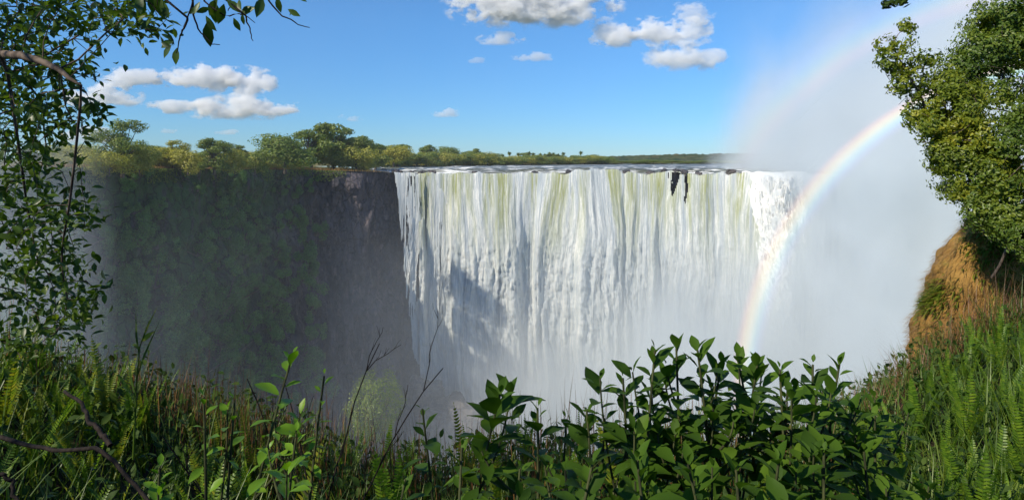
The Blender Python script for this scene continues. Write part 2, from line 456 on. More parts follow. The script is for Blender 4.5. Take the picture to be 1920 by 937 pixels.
# cliff
s = np.concatenate([np.linspace(0, _seg[3], 60)[:-1], np.linspace(_seg[3], S_LIP+6, 330)[:-1], np.linspace(S_LIP+6, S_END, 160)])
dd = np.concatenate([np.linspace(0, 100, 230)])
SS, DD = np.meshgrid(s, dd, indexing='ij')
P = path(SS); O = path_out(SS)
veg = 1-sstep(_seg[5], _seg[7]+3, SS)
flare = veg*(DD/100)**1.3*24 + (1-veg)*(DD/100)**2*7
# buttress of rock at the foot of the water's left edge
bt = np.exp(-((SS-(S_LIP-2))/10)**2)*sstep(45, 100, DD)*9
off = flare+bt
off += (1-veg*.4)*(blocky(SS*.10, DD*.035, 3)*3.2+blocky(SS*.02, DD*.09, 4)*1.6+fbm(SS*.4, DD*.10, seed=5, octs=4)*.9+blocky(SS*.55, DD*.25, 8)*.45)+veg*fbm(SS*.08, DD*.08, seed=9)*3
off *= sstep(-1, 6, DD)
behind = sstep(S_LIP-1, S_LIP+5, SS)
off -= behind*2.5
V = P+O*off[..., None]; V[..., 2] -= DD
V[:, 0, 2] += .02
mb = MB(); mb.add(V, grid_faces(len(s), len(dd)))
o = mb.obj('gorge_cliff', M['rock'])
tag(o, 'sheer dark basalt gorge wall in shade, bare beside the water and overgrown further along', 'cliff', kind='structure')
CL = (s, dd, V)
def cliff_point(sv, dv):
    i = int(np.clip(np.searchsorted(s, sv), 1, len(s)-2)); j = int(np.clip(np.searchsorted(dd, dv), 1, len(dd)-2))
    a = V[i+1, j]-V[i-1, j]; b = V[i, j+1]-V[i, j-1]
    n = unit(np.cross(a, b)); o_ = path_out(sv)
    if n @ o_ < 0: n = -n
    return V[i, j], n

# island plateau behind the left wall
sl = np.linspace(0, S_LIP+1.5, 260)
ex = unit(np.array([-.5, 1, 0]))
dl = np.concatenate([np.linspace(-.6, 30, 60), np.linspace(34, 300, 60)])
A, B = np.meshgrid(sl, dl, indexing='ij')
Q = path(A)+B[..., None]*ex
Q[..., 2] += fbm(Q[..., 0]*.15, Q[..., 1]*.15, seed=21)*.35*sstep(0, 4, B)+sstep(0, 30, B)*.6
Q[..., 2] -= sstep(S_LIP-10, S_LIP+1, A)*.5
mb = MB(); mb.add(Q, grid_faces(len(sl), len(dl)))
tag(mb.obj('island_ground', M['land']), 'dry grassy island top along the rim of the left gorge wall', 'ground', kind='structure')

# river sheet, reaching back to the far bank
xr = np.linspace(0, 1, 420); yr = np.concatenate([np.linspace(0, 40, 90), np.linspace(42, 480, 90)])
sr = S_LIP-8+xr*(S_END-S_LIP+8)
A, B = np.meshgrid(sr, yr, indexing='ij')
Q = path(A); Q[..., 1] += B
Q[..., 0] += (B/480)*np.where(A < S_LIP+60, -(1-(A-S_LIP+8)/68)*150, 0)
Q[..., 2] = np.where(B < 6, Q[..., 2], -4.4)
rap = fbm(Q[..., 0]*.10, Q[..., 1]*.30, seed=31, octs=5)
Q[..., 2] += np.maximum(rap, -.2)*.75*sstep(0, 5, B)*(1-sstep(60, 300, B)*.6)+.25*sstep(2, 40, B)
mb = MB(); mb.add(Q, grid_faces(len(sr), len(yr)))
tag(mb.obj('river', M['river']), 'broad river broken by lines of white rapids above the falls', 'river', kind='structure')

# far bank, with its hill, out to the horizon
def ngon(name, pts, z, mat):
    me = bpy.data.meshes.new(name)
    me.from_pydata([(p[0], p[1], z) for p in pts], [], [tuple(range(len(pts)))]); me.materials.append(mat)
    return link(name, me)
o = ngon('far_bank', [(-150, 300), (-95, 330), (-70, 360), (-35, 420), (5, 500), (60, 545), (140, 570), (300, 590), (900, 640), (9000, 900), (15000, 15000), (-15000, 15000), (-9000, 300)], -3.3, M['land'])
tag(o, 'flat wooded far bank of the river', 'river bank', kind='structure')

t = NT('far_wooded_hill'); tc = t.n('TexCoord'); oc = tc.outputs['Object']
n1 = t.noise(oc, .03, 6, .65); n2 = t.noise(oc, .006, 4, .6)
c = t.mix(t.mr(n1, .4, .6), (.035, .06, .03), (.09, .105, .05))
M['hill'] = t.surf(t.bsdf(t.mix(t.mr(n2, .5, .65), c, (.12, .11, .06)), .95, .1, t.bump(n1, 1, 8)))
xh = np.linspace(-500, 2600, 560); yh = np.linspace(900, 3200, 110)
A, B = np.meshgrid(xh, yh, indexing='ij')
H = 21*np.exp(-((A-900)/650)**2)*sstep(1000, 2200, B)*(1-.7*sstep(2300, 3200, B))
tr_ = fbm(A*.06, B*.05, seed=40, octs=3)
H = H-4+np.maximum(tr_, 0)*6*sstep(1000, 1200, B)+sstep(900, 1000, B)*2
mb = MB(); mb.add(np.stack([A, B, H], -1), grid_faces(len(xh), len(yh)))
tag(mb.obj('hill', M['hill']), 'long low wooded hill on the horizon beyond the river', 'hill', kind='structure')

# gorge floor
ngon_o = ngon('gorge_floor', [(-400, 30), (500, 30), (500, 230), (-400, 230)], -103, M['boulder'])
tag(ngon_o, 'dark floor of the gorge beneath the spray', 'ground', kind='structure')

# ------------------------------------------------------------------ the falls
wf = link('waterfall', None); wf.location = path(S_LIP+60)
tag(wf, 'wide white curtain of river water plunging over the straight edge into the misty gorge', 'waterfall')
def fall_sheet(name, s0, s1, ns, d1, nd, fwd, amp, holes, mat, seed, lump=1.0):
    s = np.linspace(s0, s1, ns); d = np.linspace(0, 1, nd)**1.25*d1
    S_, D_ = np.meshgrid(s, d, indexing='ij')
    P = path(S_); O = path_out(S_)
    al = S_-S_LIP
    # the flow itself wanders slightly as it falls
    w_ = al+fbm(al*.05, D_*.02, seed=seed)*1.5
    big = fbm(w_*.11, D_*.010, seed=seed+1, octs=3)+1.0-2.2*np.abs(fbm(w_*.06, D_*.006, seed=seed+7, octs=2))
    mid = fbm(w_*.42, D_*.028, seed=seed+2, octs=4)
    fine = fbm(w_*1.5, D_*.10, seed=seed+3, octs=4)
    blob = np.abs(fbm(w_*.8, D_*.22-w_*.15, seed=seed+4, octs=5, gain=.65))
    gr = sstep(0, 14, D_)
    jet = sstep(-.25, .35, vnoise(w_*.11, D_*.004, seed=seed+8)+.35*vnoise(w_*.31, D_*.01, seed=seed+9))
    off = jet*3.4*sstep(0, 30, D_)*(amp/.62)+fwd(al)*np.sqrt(np.maximum(D_, 0)/90.)+.5+big*amp*3.0*gr*(.4+.6*D_/90)+mid*amp*.8*(.25+.75*gr)+fine*amp*.22*gr+blob*lump*.6*sstep(6, 40, D_)+np.abs(fbm(w_*.33-D_*.02, D_*.045, seed=seed+11, octs=5, gain=.55))*lump*1.3*sstep(8, 45, D_)
    V = P+O*off[..., None]; V[..., 2] -= D_
    V[..., 2] += .55*(1-sstep(0, 2.5, D_))*(mid*.6+.2)
    m = ~holes(al, D_, mid, fine, big)
    mb = MB(); mb.add(V, grid_faces(ns, nd, m))
    # water bending over the edge from the river
    back = []
    for k in np.linspace(1, 0, 6):
        b = V[:, 0]-O[:, 0]*(k*4.5)[..., None] if False else V[:, 0]-O[:, 0]*(k*4.5)
        b = b.copy(); b[:, 2] += -.10*k+.15*math.sin(k*3.1)
        back.append(b)
    back = np.stack(back, 1)
    mb.add(back, grid_faces(ns, 6, m[:, [0]*6]))
    o = mb.obj(name, mat, wf)
    o.matrix_parent_inverse = __import__('mathutils').Matrix.Translation(-wf.location)
    # flow coordinates
    me = o.data; uvl = me.uv_layers.new(name='flow')
    co = np.concatenate([np.stack([w_, D_], -1).reshape(-1, 2), np.stack([np.repeat(al[:, :1], 6, 1), np.zeros((ns, 6))], -1).reshape(-1, 2)])
    li = np.empty(len(me.loops), np.int32); me.loops.foreach_get('vertex_index', li)
    uvl.data.foreach_set('uv', co[li].astype(np.float32).ravel())
    return o
LEN = S_RIGHT-S_LIP
def main_holes(al, D, mid, fine, big):
    h = np.zeros_like(D, bool)
    # gaps where the rock of the edge shows through
    for c, wd, dep in ((102.5, 2.3, 9), (107, 1.3, 11)):
        h |= (np.abs(al-c+D*.04) < wd*(1-(D/dep)**1.3)) & (fine*1.1+mid*.6 > -.35+.5*np.abs(al-c)/wd)
    return h & (D > .3)
fall_sheet('curtain', S_LIP+9.5, S_END-60, 900, 98, 250, lambda a: 4.5+2.5*sstep(10, 40, a)+5*sstep(115, 140, a), .62, main_holes, M['fall'], 60)
def veil_holes(al, D, mid, fine, big):
    e = .6+D*.10+np.maximum(D-62, 0)*.30+fine*.6            # the left edge slants inward as the rock flares
    return (al < e) | ((mid*.9+fine*.8) > .42+.3*np.sin(al*.9)+al*.02) & (D > 1)
fall_sheet('veil', S_LIP+.3, S_LIP+24, 200, 90, 260, lambda a: 3.2+5*np.exp(-((a-4)/8)**2), .35, veil_holes, M['fall'], 90, .5)

# leaping plume of foam at the right end
mb = MB()
n_u, n_v = 160, 160
uu, vv = np.meshgrid(np.linspace(0, 1, n_u), np.linspace(0, 1, n_v), indexing='ij')
al = LEN-24+uu*30; S_ = S_LIP+al
P = path(S_); O = path_out(S_)
D_ = vv*70
bil = np.abs(fbm(al*.18, D_*.07, seed=71, octs=6, gain=.6))+.5*np.abs(fbm(al*1.1, D_*.5, seed=75, octs=5, gain=.7))
off = (9*np.sqrt(vv)+3+bil*3.6*sstep(0, .15, vv))*np.sin(np.clip(uu*1.1, 0, 1)*math.pi)**1.1
V2 = P+O*off[..., None]; V2[..., 2] += 1.0*sstep(0, .1, vv)*(1-vv)*bil*3-D_+.5
mb.add(V2, grid_faces(n_u, n_v))
o = mb.obj('splash', M['foam'], wf); o.matrix_parent_inverse = __import__('mathutils').Matrix.Translation(-wf.location)

# boulders at the foot
def rock_mesh(name, size, seed, mat, sub=4):
    import bmesh
    bm = bmesh.new(); bmesh.ops.create_icosphere(bm, subdivisions=sub, radius=1)
    co = np.array([v.co[:] for v in bm.verts])
    n = fbm(co[:, 0]*1.3, co[:, 1]*1.3, co[:, 2]*1.3, seed=seed, octs=4)*.38+np.round(fbm(co[:, 0]*2, co[:, 1]*2, co[:, 2]*2, seed=seed+5, octs=2)*3)*.06
    co = co*(1+n)[:, None]*np.array(size)
    for v, c in zip(bm.verts, co): v.co = c
    me = bpy.data.meshes.new(name); bm.to_mesh(me); bm.free(); me.materials.append(mat)
    return me
for (px, py, D, sz, lab, seed) in ((850, 800, 192, (12, 8, 10), 'big dark rock ledge sticking out of the spray at the foot of the falls', 3),
                                   (785, 790, 200, (8, 7, 12), 'dark wet buttress of rock under the left edge of the falling water', 6),
                                   (915, 815, 188, (9, 8, 8), 'low dark rock running out into the spray beyond the ledge', 9)):
    o = link('rock_ledge', rock_mesh('rock_ledge', sz, seed, M['boulder'], 5), loc=at(px, py, D))
    tag(o, lab, 'rock', 'rocks at the foot of the falls')

lip = [None, None, None]
for i in range(26):
    a_ = [1.5, 4, 7.5, 11, 16, 88, 94, 99, 103, 107, 111, 30, 52, 66, 121][i % 15]+rng.normal()*1.2
    q_ = path(S_LIP+a_)-path_out(S_LIP+a_)*(rng.uniform(.3, 2) if i < 15 else rng.uniform(4, 26))
    v_ = i % 3
    if lip[v_] is None: lip[v_] = rock_mesh('lip_rock', (1, 1, 1), 30+v_, M['boulder'], 3)
    o = link('lip_rock', lip[v_], loc=q_+np.array([0, 0, .25])); k_ = rng.uniform(.7, 1.5); o.scale = (k_*1.5, k_, k_*.75); o.rotation_euler = (0, 0, rng.random()*6)
    tag(o, 'wet dark rock poking out at the very lip of the falls' if i < 15 else 'dark rock breaking the white rapids just above the lip', 'rock', 'rocks along the lip of the falls')

# rainbow rings: solid rings of coloured glow standing in the spray
def ring(name, c, r0, r1, a0, a1, y0, y1, mat):
    a = np.linspace(R(a0), R(a1), 120)
    mb = MB(); rows = []
    for r, y in ((r0, y0), (r1, y0), (r1, y1), (r0, y1)):
        rows.append(np.stack([np.cos(a)*r, np.full_like(a, y), np.sin(a)*r], -1))
    v = np.stack(rows, 1); n = len(a)
    i = np.arange(n*4).reshape(n, 4); j = np.roll(i, -1, 1)
    mb.add(v, np.stack([i[:-1], j[:-1], j[1:], i[1:]], -1).reshape(-1, 4))
    mb.add(np.zeros((0, 3)), np.zeros((0, 4), int))
    mb.f.append(np.array([[0, 1, 2, 3], [n*4-1, n*4-2, n*4-3, n*4-4]]))
    o = mb.obj(name, mat, smooth=False); o.location = c
    bm = bmesh.new(); bm.from_mesh(o.data); bmesh.ops.recalc_face_normals(bm, faces=bm.faces[:]); bm.to_mesh(o.data); bm.free()
    return o
DR = 105.
k = DR/F
o = ring('rainbow', at(2019, 745, DR), 595*k, 650*k, 70, 190, -2.5, 2.5, rainbow_mat('rainbow', 604*k, 641*k, .085, False, (-34, 0)))
tag(o, 'bright rainbow curving up through the spray at the right end of the falls', 'rainbow')
o = ring('rainbow', at(2019, 745, DR), 745*k, 830*k, 70, 150, -2.5, 2.5, rainbow_mat('outer_rainbow', 748*k, 828*k, .018, True, (30, 60)))
tag(o, 'faint outer rainbow high in the mist outside the bright one', 'rainbow')

# ------------------------------------------------------------------ clouds
DC = 2600.
clouds = [(1000, 8, 145, 46, 1.0, 'largest white cloud, cut by the top of the picture above the falls'),
          (940, 74, 42, 12, .7, 'small flat cloud just under the largest cloud'),
          (1000, 109, 38, 9, .6, 'thin little cloud strip well below the largest cloud'),
          (1152, 70, 42, 22, .8, 'small round cloud at the lower left of the broken cluster'),
          (1228, 58, 50, 24, .8, 'middle cloud of the broken cluster over the falls'),
          (1296, 24, 42, 17, .5, 'faint topmost cloud of the broken cluster'),
          (1300, 56, 34, 20, .7, 'small cloud on the right of the broken cluster'),
          (1278, 106, 80, 30, .5, 'wispy broad cloud at the bottom of the broken cluster'),
          (375, 150, 82, 25, 1.0, 'bright puffy cloud over the left trees, left half of a pair'),
          (464, 156, 50, 25, 1.0, 'bright rounded cloud over the left trees, right half of a pair'),
          (335, 203, 66, 13, .8, 'left end of the long flat cloud streak over the left trees'),
          (455, 205, 100, 21, .9, 'long flat cloud streak over the left trees'),
          (447, 181, 42, 8, .6, 'thin sliver of cloud between the puffy pair and the streak'),
          (245, 150, 58, 20, .9, 'white cloud beside the tip of the bare bough'),
          (190, 182, 70, 20, .9, 'white cloud behind the hanging leaves of the near tree'),
          (670, 221, 32, 8, .6, 'tiny flat cloud above the tallest island trees'),
          (836, 212, 28, 9, .7, 'tiny cloud alone in the sky left of the falls'),
          (892, 113, 18, 7, .4, 'tiny faint cloud left of the thin strip'),
          (160, 255, 55, 16, .6, 'pale low cloud close to the horizon on the left'),
          (318, 246, 18, 5, .6, 'tiny puff close over the left trees'),
          (425, 248, 26, 5, .5, 'thin low puff over the round tree'),
          (1143, 14, 14, 12, .6, 'small puff next to the end of the largest cloud')]
mbc = MB()
bm_ico = bpy.data.meshes.new('cloud')
import bmesh
bm = bmesh.new(); bmesh.ops.create_icosphere(bm, subdivisions=3, radius=1); bm.to_mesh(bm_ico); bm.free()
bm_ico.materials.append(M['cloud'])
for px, py, rx, ry, den, lab in clouds:
    o = link('cloud', bm_ico, loc=at(px, py, DC))
    kx = DC/F
    o.scale = (rx*kx*1.25, max(rx*.25, ry)*kx, ry*kx*1.45)
    o.color = (den*min(1.0, 1.0), 0, 0, 1)
    tag(o, lab, 'cloud', 'clouds in the blue sky')

# ------------------------------------------------------------------ trees
def colonize(att, roots, step, di, dk, iters=120, jitter=.25):
    """branches that grow towards a cloud of points: nodes and each node's parent"""
    att = np.asarray(att, float); nodes = [np.asarray(p, float) for p in roots]; par = [-1]+list(range(len(roots)-1))
    near = np.full(len(att), 1e9); who = np.zeros(len(att), int)
    def upd(k):
        d = np.linalg.norm(att-nodes[k], axis=1); m = d < near
        near[m] = d[m]; who[m] = k
    for k in range(len(nodes)): upd(k)
    alive = np.ones(len(att), bool)
    for _ in range(iters):
        act = alive & (near < di)
        if not act.any():
            if not alive.any(): break
            act = alive & (near <= near[alive].min()*1.05)
        new = []
        for k in np.unique(who[act]):
            m = act & (who == k)
            v = unit(unit(att[m]-nodes[k]).sum(0)+rng.normal(size=3)*jitter)
            p = nodes[k]+v*step
            if np.min(np.linalg.norm(np.array([nodes[q] for q in range(max(0, len(nodes)-60), len(nodes))])-p, axis=1)) < step*.2: continue
            nodes.append(p); par.append(int(k)); new.append(len(nodes)-1)
        if not new: break
        for k in new: upd(k)
        alive &= near > dk
    return np.array(nodes), np.array(par)

def branch_mesh(mb, nodes, par, tip, expo=2.3, seg=6, rmax=9.):
    n = len(nodes); a = np.zeros(n); kids = [[] for _ in range(n)]
    for i in range(n):
        if par[i] >= 0: kids[par[i]].append(i)
    for i in range(n-1, -1, -1):
        if not kids[i]: a[i] += tip**expo
        if par[i] >= 0: a[par[i]] += a[i]
    r = np.minimum(a**(1/expo), rmax)
    done = set()
    order = sorted([i for i in range(n)], key=lambda i: i)
    for i in order:
        if i in done: continue
        ch = [i]; done.add(i)
        if par[i] >= 0: ch.insert(0, par[i])
        k = i
        while kids[k]:
            nx = max([q for q in kids[k] if q not in done] or [-1], key=lambda q: a[q] if q >= 0 else -1)
            if nx < 0: break
            ch.append(nx); done.add(nx); k = nx
        if len(ch) < 2: continue
        rr = r[ch].copy(); rr[0] = min(rr[0], rr[1]*1.15); rr[-1] *= .5
        tube(mb, nodes[ch], rr, seg if rr.max() > tip*3 else 4)
    return r, kids

def crown_leaves(mb, lobes, n, L, aspect=.6, prof=PROF_DIA, shell=.55, gaps=.35, seed=0, fold=.3):
    """leaves spread through lobes (centre, radii), thicker near their surface, thinned by noise so sky shows"""
    w = np.array([l[1][0]*l[1][2] for l in lobes]); w = w/w.sum()
    k = rng.choice(len(lobes), size=n, p=w)
    C = np.array([l[0] for l in lobes], float)[k]; Rr = np.array([l[1] for l in lobes], float)[k]
    d = rdir(n); rad = shell+(1-shell)*rng.random(n)**.6
    rough = 1+.34*vnoise(d[:, 0]*2.6+k*7, d[:, 1]*2.6, d[:, 2]*2.6, seed=seed)+.12*rng.normal(size=n)*(rng.random(n) < .25)
    p = C+d*Rr*(rad*rough)[:, None]
    sc = 1.9/np.mean(Rr)
    keep = vnoise(p[:, 0]*sc, p[:, 1]*sc, p[:, 2]*sc, seed=seed+3) > -.75+gaps
    p, d = p[keep], d[keep]; n = len(p)
    g_ = rdir(n); dirs = unit(g_-d*(.75*np.sum(g_*d, 1))[:, None]+np.array([0, 0, -.25])); ups = unit(d*1.0+rdir(n)*.6+np.array([0, 0, .45]))
    sz = L*rng.uniform(.65, 1.25, n)
    leaves(mb, p-dirs*sz[:, None]*.5, dirs, ups, sz, sz*aspect, prof, fold, .1)
    return p

def far_tree(name, h, wdt, kind, mat, seed, leaf=.55, n=2200):
    """a tree of height h on its base at the origin: trunk with limbs, crown of leaf clumps"""
    rs = np.random.default_rng(seed)
    root = link(name, None)
    lobes = []
    if kind == 'tall': base, nl = .10, 30
    elif kind == 'round': base, nl = .12, 20
    elif kind == 'umbrella': base, nl = .38, 20
    else: base, nl = .10, 16
    for i in range(nl):
        a = rs.random()*6.28; q = rs.random()**.6
        if kind == 'round':
            zc = h*(.25+.5*rs.random()); rr = wdt*.5*(.75 if zc < h*.6 else .5)*q
            sz = wdt*rs.uniform(.2, .3)
        elif kind == 'tall':
            zc = h*(.10+.78*rs.random()); rr = wdt*.40*q*math.sqrt(max(.05, 1-((zc/h-.45)/.55)**2))
            sz = wdt*rs.uniform(.12, .21)
        elif kind == 'umbrella':
            zc = h*(base+(.92-base)*rs.random()); rr = wdt*.46*q*(1.1-abs(zc/h-.66))
            sz = wdt*rs.uniform(.13, .23)
        else:
            zc = h*(.12+.6*rs.random()); rr = wdt*.45*q; sz = min(wdt, h*1.4)*rs.uniform(.16, .28)
        lobes.append((np.array([math.cos(a)*rr, math.sin(a)*rr, zc]), np.array([sz, sz, sz*.75])))
    top = max(l[0][2]+l[1][2] for l in lobes)
    lobes = [(l[0]*np.array([1, 1, h/top]), l[1]) for l in lobes]
    tb = MB()
    tr = h*.022
    bend = rs.normal(size=2)*h*.03
    tp = np.array([[0, 0, -h*.06], [bend[0]*.3, bend[1]*.3, h*.2], [bend[0], bend[1], h*.45], [bend[0]*.5, bend[1], h*.72]])
    tube(tb, tp, [tr*1.5, tr, tr*.75, tr*.3], 7)
    for c, r_ in lobes:
        st = tp[1]+(tp[2]-tp[1])*rs.random()
        m = (st+c)/2+np.array([0, 0, -h*.03])
        tube(tb, [st, m, c], [tr*.5, tr*.35, tr*.1], 5)
    tb.obj('trunk', M['bark_far'], root)
    cb = MB(); crown_leaves(cb, lobes, n, leaf, .7, seed=seed, shell=.55, gaps=.12)
    cb.obj('crown', mat, root)
    return root

def ground_at(x, y):
    """height of the island and far bank"""
    P_ = path(sl); e = ex[:2]
    # project along ex to the rim
    perp = np.array([e[1], -e[0]])
    v = P_[:, :2]@perp; k = np.argmin(np.abs(v-np.array([x, y])@perp))
    dist = (np.array([x, y])-P_[k, :2])@e
    if x > -44+(y-222)*-.4 or dist > 298 or dist < 0: return -3.4
    return P_[k, 2]+.6*float(sstep(0, 30, dist))

proto = {}
def tree_kind(kind, gold, v):
    key = (kind, gold, v)
    if key not in proto:
        H, W = {'tall': (14, 10), 'round': (12, 12), 'umbrella': (14, 11), 'bush': (6, 8)}[kind]
        nm = 'bush' if kind == 'bush' else 'tree'
        o = far_tree(nm, H, W, kind, M['leaf_far_gold' if gold else 'leaf_far'], hash(kind) % 7+v*13+(5 if gold else 0) if False else (len(proto)+1)*11, leaf={'tall': .5, 'round': .5, 'umbrella': .45, 'bush': .36}[kind], n={'tall': 8500, 'round': 9000, 'umbrella': 6000, 'bush': 5000}[kind])
        proto[key] = [o, True, H, W]
    return proto[key]
def plant_tree(kind, gold, v, px, ptop, pw, D, label, group, z=None):
    pr = tree_kind(kind, gold, v)
    o = pr[0] if pr[1] else copy_tree(pr[0])
    pr[1] = False
    x = (px-960)/F*D
    zb = ground_at(x, D) if z is None else z
    h = -(ptop-300)/F*D-zb
    o.location = (x, D, zb); o.scale = (pw/F*D/pr[3]*1.3,)*2+(h/pr[2],)
    o.rotation_euler = (0, 0, rng.random()*6.28)
    o['label'] = label; o['category'] = 'bush' if o.name.startswith('bush') else 'tree'; o['group'] = group
    return o
G1 = 'trees on top of the left gorge wall'
T = [('umbrella', 0, 0, 230, 222, 70, 142, 'tall slender tree standing clear of the bushes, crown high on a bare trunk'),
     ('bush', 1, 0, 150, 268, 78, 150, 'yellow-green bush at the hazy left end of the island rim'),
     ('bush', 1, 1, 205, 282, 60, 138, 'low golden bush left of the foot of the slender tree'),
     ('bush', 1, 2, 262, 268, 50, 146, 'golden bush right of the foot of the slender tree'),
     ('bush', 1, 0, 300, 274, 50, 158, 'low bush between the slender tree and the spiky-topped bush'),
     ('tall', 1, 0, 325, 262, 44, 160, 'spiky-topped yellow-green small tree between slender tree and feathery tree'),
     ('bush', 1, 1, 352, 276, 50, 158, 'low golden bush just left of the feathery tree'),
     ('tall', 0, 1, 402, 258, 52, 158, 'feathery mid-sized tree leaning over the gorge rim'),
     ('bush', 1, 2, 440, 278, 64, 166, 'wide low bush between the feathery tree and the round tree'),
     ('bush', 0, 0, 478, 282, 44, 170, 'small dull green bush touching the round dense tree'),
     ('round', 0, 0, 535, 248, 92, 178, 'big round dense dark green tree at the corner of the wall'),
     ('tall', 0, 2, 584, 230, 66, 214, 'tall spreading dark tree right behind the round tree'),
     ('tall', 0, 0, 626, 231, 66, 222, 'tallest full crowned dark tree above the bare rock'),
     ('tall', 0, 1, 668, 254, 56, 236, 'dark tree on the right shoulder of the tallest group'),
     ('bush', 1, 0, 668, 272, 62, 222, 'rounded yellow-leaved bush in front of the tall dark group'),
     ('bush', 0, 1, 626, 284, 40, 219, 'bright little green bush at the foot of the tallest trees'),
     ('bush', 1, 2, 686, 294, 26, 224, 'small olive bush at the edge of the rock shelf'),
     ('tall', 0, 2, 704, 262, 44, 262, 'grey-green tree sloping down right of the tall dark group')]
for a in T: plant_tree(*a, G1)
for i, px in enumerate(range(126, 560, 17)):      # low scrub hiding the feet of the trees
    Dr = float(np.interp(px, [0, 130, 560], [134, 136, 202]))+3
    plant_tree('bush', True, i % 3, px, 291+(i*5 % 9), 34, Dr, 'low scrub bush at the very edge of the left rim, in front of the trees', G1)
for i, px in enumerate(range(70, 575, 30)):      # the wood behind them
    Dr = float(np.interp(px, [0, 130, 560], [134, 150, 205]))+14+(i % 3)*5
    k_ = ('tall', 'round', 'tall')[i % 3]
    plant_tree(k_, (i % 4) == 1, i % 3, px, 276+(i*7 % 12)-8*(i % 5 == 2), 52, Dr, 'tree of the wood set back behind the bushes of the left rim', G1)
G2 = 'trees along the far bank of the river'
far = [('bush', g_ % 2, g_ % 3, 700+g_*16.5, (283 if g_ < 14 else 290)+(g_*7 % 6), 40, 320+min(g_*9.5, 235)) for g_ in range(27)]
far = far+[('round', 1, 0, 738, 272, 62, 300), ('tall', 0, 0, 745, 270, 50, 330), ('round', 0, 1, 782, 288, 48, 360), ('bush', 1, 1, 790, 284, 44, 400), ('tall', 0, 1, 800, 271, 30, 440),
       ('bush', 1, 2, 815, 288, 36, 440), ('round', 0, 0, 845, 273, 48, 460), ('bush', 1, 0, 868, 290, 50, 450), ('tall', 0, 2, 885, 278, 34, 480), ('bush', 0, 0, 905, 290, 40, 490),
       ('round', 0, 1, 922, 287, 44, 520), ('bush', 1, 1, 948, 295, 34, 500), ('bush', 1, 0, 968, 291, 34, 540), ('tall', 0, 0, 985, 286, 26, 545), ('round', 1, 0, 1005, 290, 34, 545),
       ('bush', 0, 1, 1022, 293, 30, 545), ('tall', 0, 1, 1035, 288, 26, 550), ('round', 0, 0, 1052, 290, 30, 555), ('bush', 1, 2, 1068, 295, 26, 560), ('tall', 0, 2, 1078, 291, 20, 560),
       ('round', 0, 1, 1108, 289, 30, 565), ('bush', 0, 0, 1128, 296, 28, 570), ('bush', 1, 0, 1140, 299, 24, 575), ('bush', 0, 1, 1165, 301, 30, 580), ('bush', 0, 2, 1195, 300, 30, 585),
       ('bush', 0, 0, 1225, 299, 36, 590), ('bush', 0, 1, 1260, 300, 34, 595), ('bush', 0, 2, 1290, 301, 36, 600), ('bush', 0, 0, 1330, 300, 40, 610), ('bush', 1, 1, 1365, 301, 34, 620), ('bush', 0, 1, 1400, 302, 36, 630)]
lab_far = {('round', 1): 'rounded yellow-green tree along the far river bank', ('round', 0): 'rounded dark green tree along the far river bank',
           ('tall', 0): 'taller dark tree rising over the bushes of the far river bank', ('bush', 1): 'low golden bush at the water along the far river bank', ('bush', 0): 'low dull green bush at the water along the far river bank'}
for i, a in enumerate(far):
    plant_tree(*a, {27: 'rounded golden tree at the near end of the far bank, beside the island', 31: 'small tree with an open rounded top between two golden bushes across the river'}.get(i, lab_far[(a[0], a[1])]), G2, z=-3.5)

def palm(h):
    root = link('palm_tree', None)
    tb = MB(); tube(tb, [(0, 0, -.5), (.1, 0, h*.5), (0, .05, h)], [.3, .22, .2], 6); tb.obj('trunk', M['bark_far'], root)
    cb = MB(); n = 60
    d = rdir(n); d[:, 2] = d[:, 2]*.8+.15
    leaves(cb, np.tile([0, 0, h], (n, 1)), d, np.tile([0, 0, 1.], (n, 1)), 2.4, 1.0, PROF_LANCE, .3, .35)
    cb.obj('crown', M['leaf_far'], root)
    return root
pp = palm(9.)
for i, (px, pt, D) in enumerate([(1089, 283, 560), (942, 289, 530), (955, 284, 540), (972, 286, 545), (992, 284, 545), (1000, 286, 548), (1013, 287, 548), (1022, 288, 550), (1038, 286, 550), (1046, 288, 552), (1056, 285, 555), (1030, 285, 552)]):
    o = pp if i == 0 else copy_tree(pp)
    x = (px-960)/F*D; h = -(pt-300)/F*D+3.3
    o.location = (x, D, -3.3); o.scale = (1.0, 1.0, h/10.5); o.rotation_euler = (0, 0, i*1.3)
    tag(o, 'lone tall palm standing clear above the far bank' if i == 0 else 'palm poking out of the trees in the middle of the far bank', 'palm tree', 'palms on the far river bank')

# grass along the rim of the island
n = 16000; sv = rng.uniform(_seg[1], S_LIP-1, n); ins = rng.random(n)**2*9-.5
p = path(sv)+ins[:, None]*ex; p[:, 2] -= .1
kk = vnoise(sv*.25, ins*.4, seed=91)+rng.normal(size=n)*.25 > -.15
p = p[kk]; n = len(p); mb = MB()
blades(mb, p, rng.uniform(.35, 1.1, n), np.full(n, .10), np.abs(rng.normal(size=n))*.5)
tag(mb.obj('rim_grass', M['straw']), 'dry yellow grass fringing the rim of the left gorge wall', 'dry grass', kind='stuff')
n = 9000; sv = rng.uniform(_seg[1], _seg[8], n); ins = -rng.random(n)**1.5*1.6
p = path(sv)+ins[:, None]*ex*.5; p[:, 2] -= rng.random(n)**1.5*3.5; o_ = path_out(sv); p += o_*.8
kk = vnoise(sv*.2, sv*0, seed=92) > -.3; p = p[kk]; o_ = o_[kk]; n = len(p); mb = MB()
L = rng.uniform(.3, .8, n); leaves(mb, p, unit(o_+rdir(n)*.7+np.array([0, 0, -.3])), np.tile([0, 0, 1.], (n, 1)), L, L*.5, PROF_DIA, .2, .3)
tag(mb.obj('hanging_creeper', M['leaf_far']), 'green creepers spilling over the rim of the left gorge wall', 'creeper', kind='stuff')

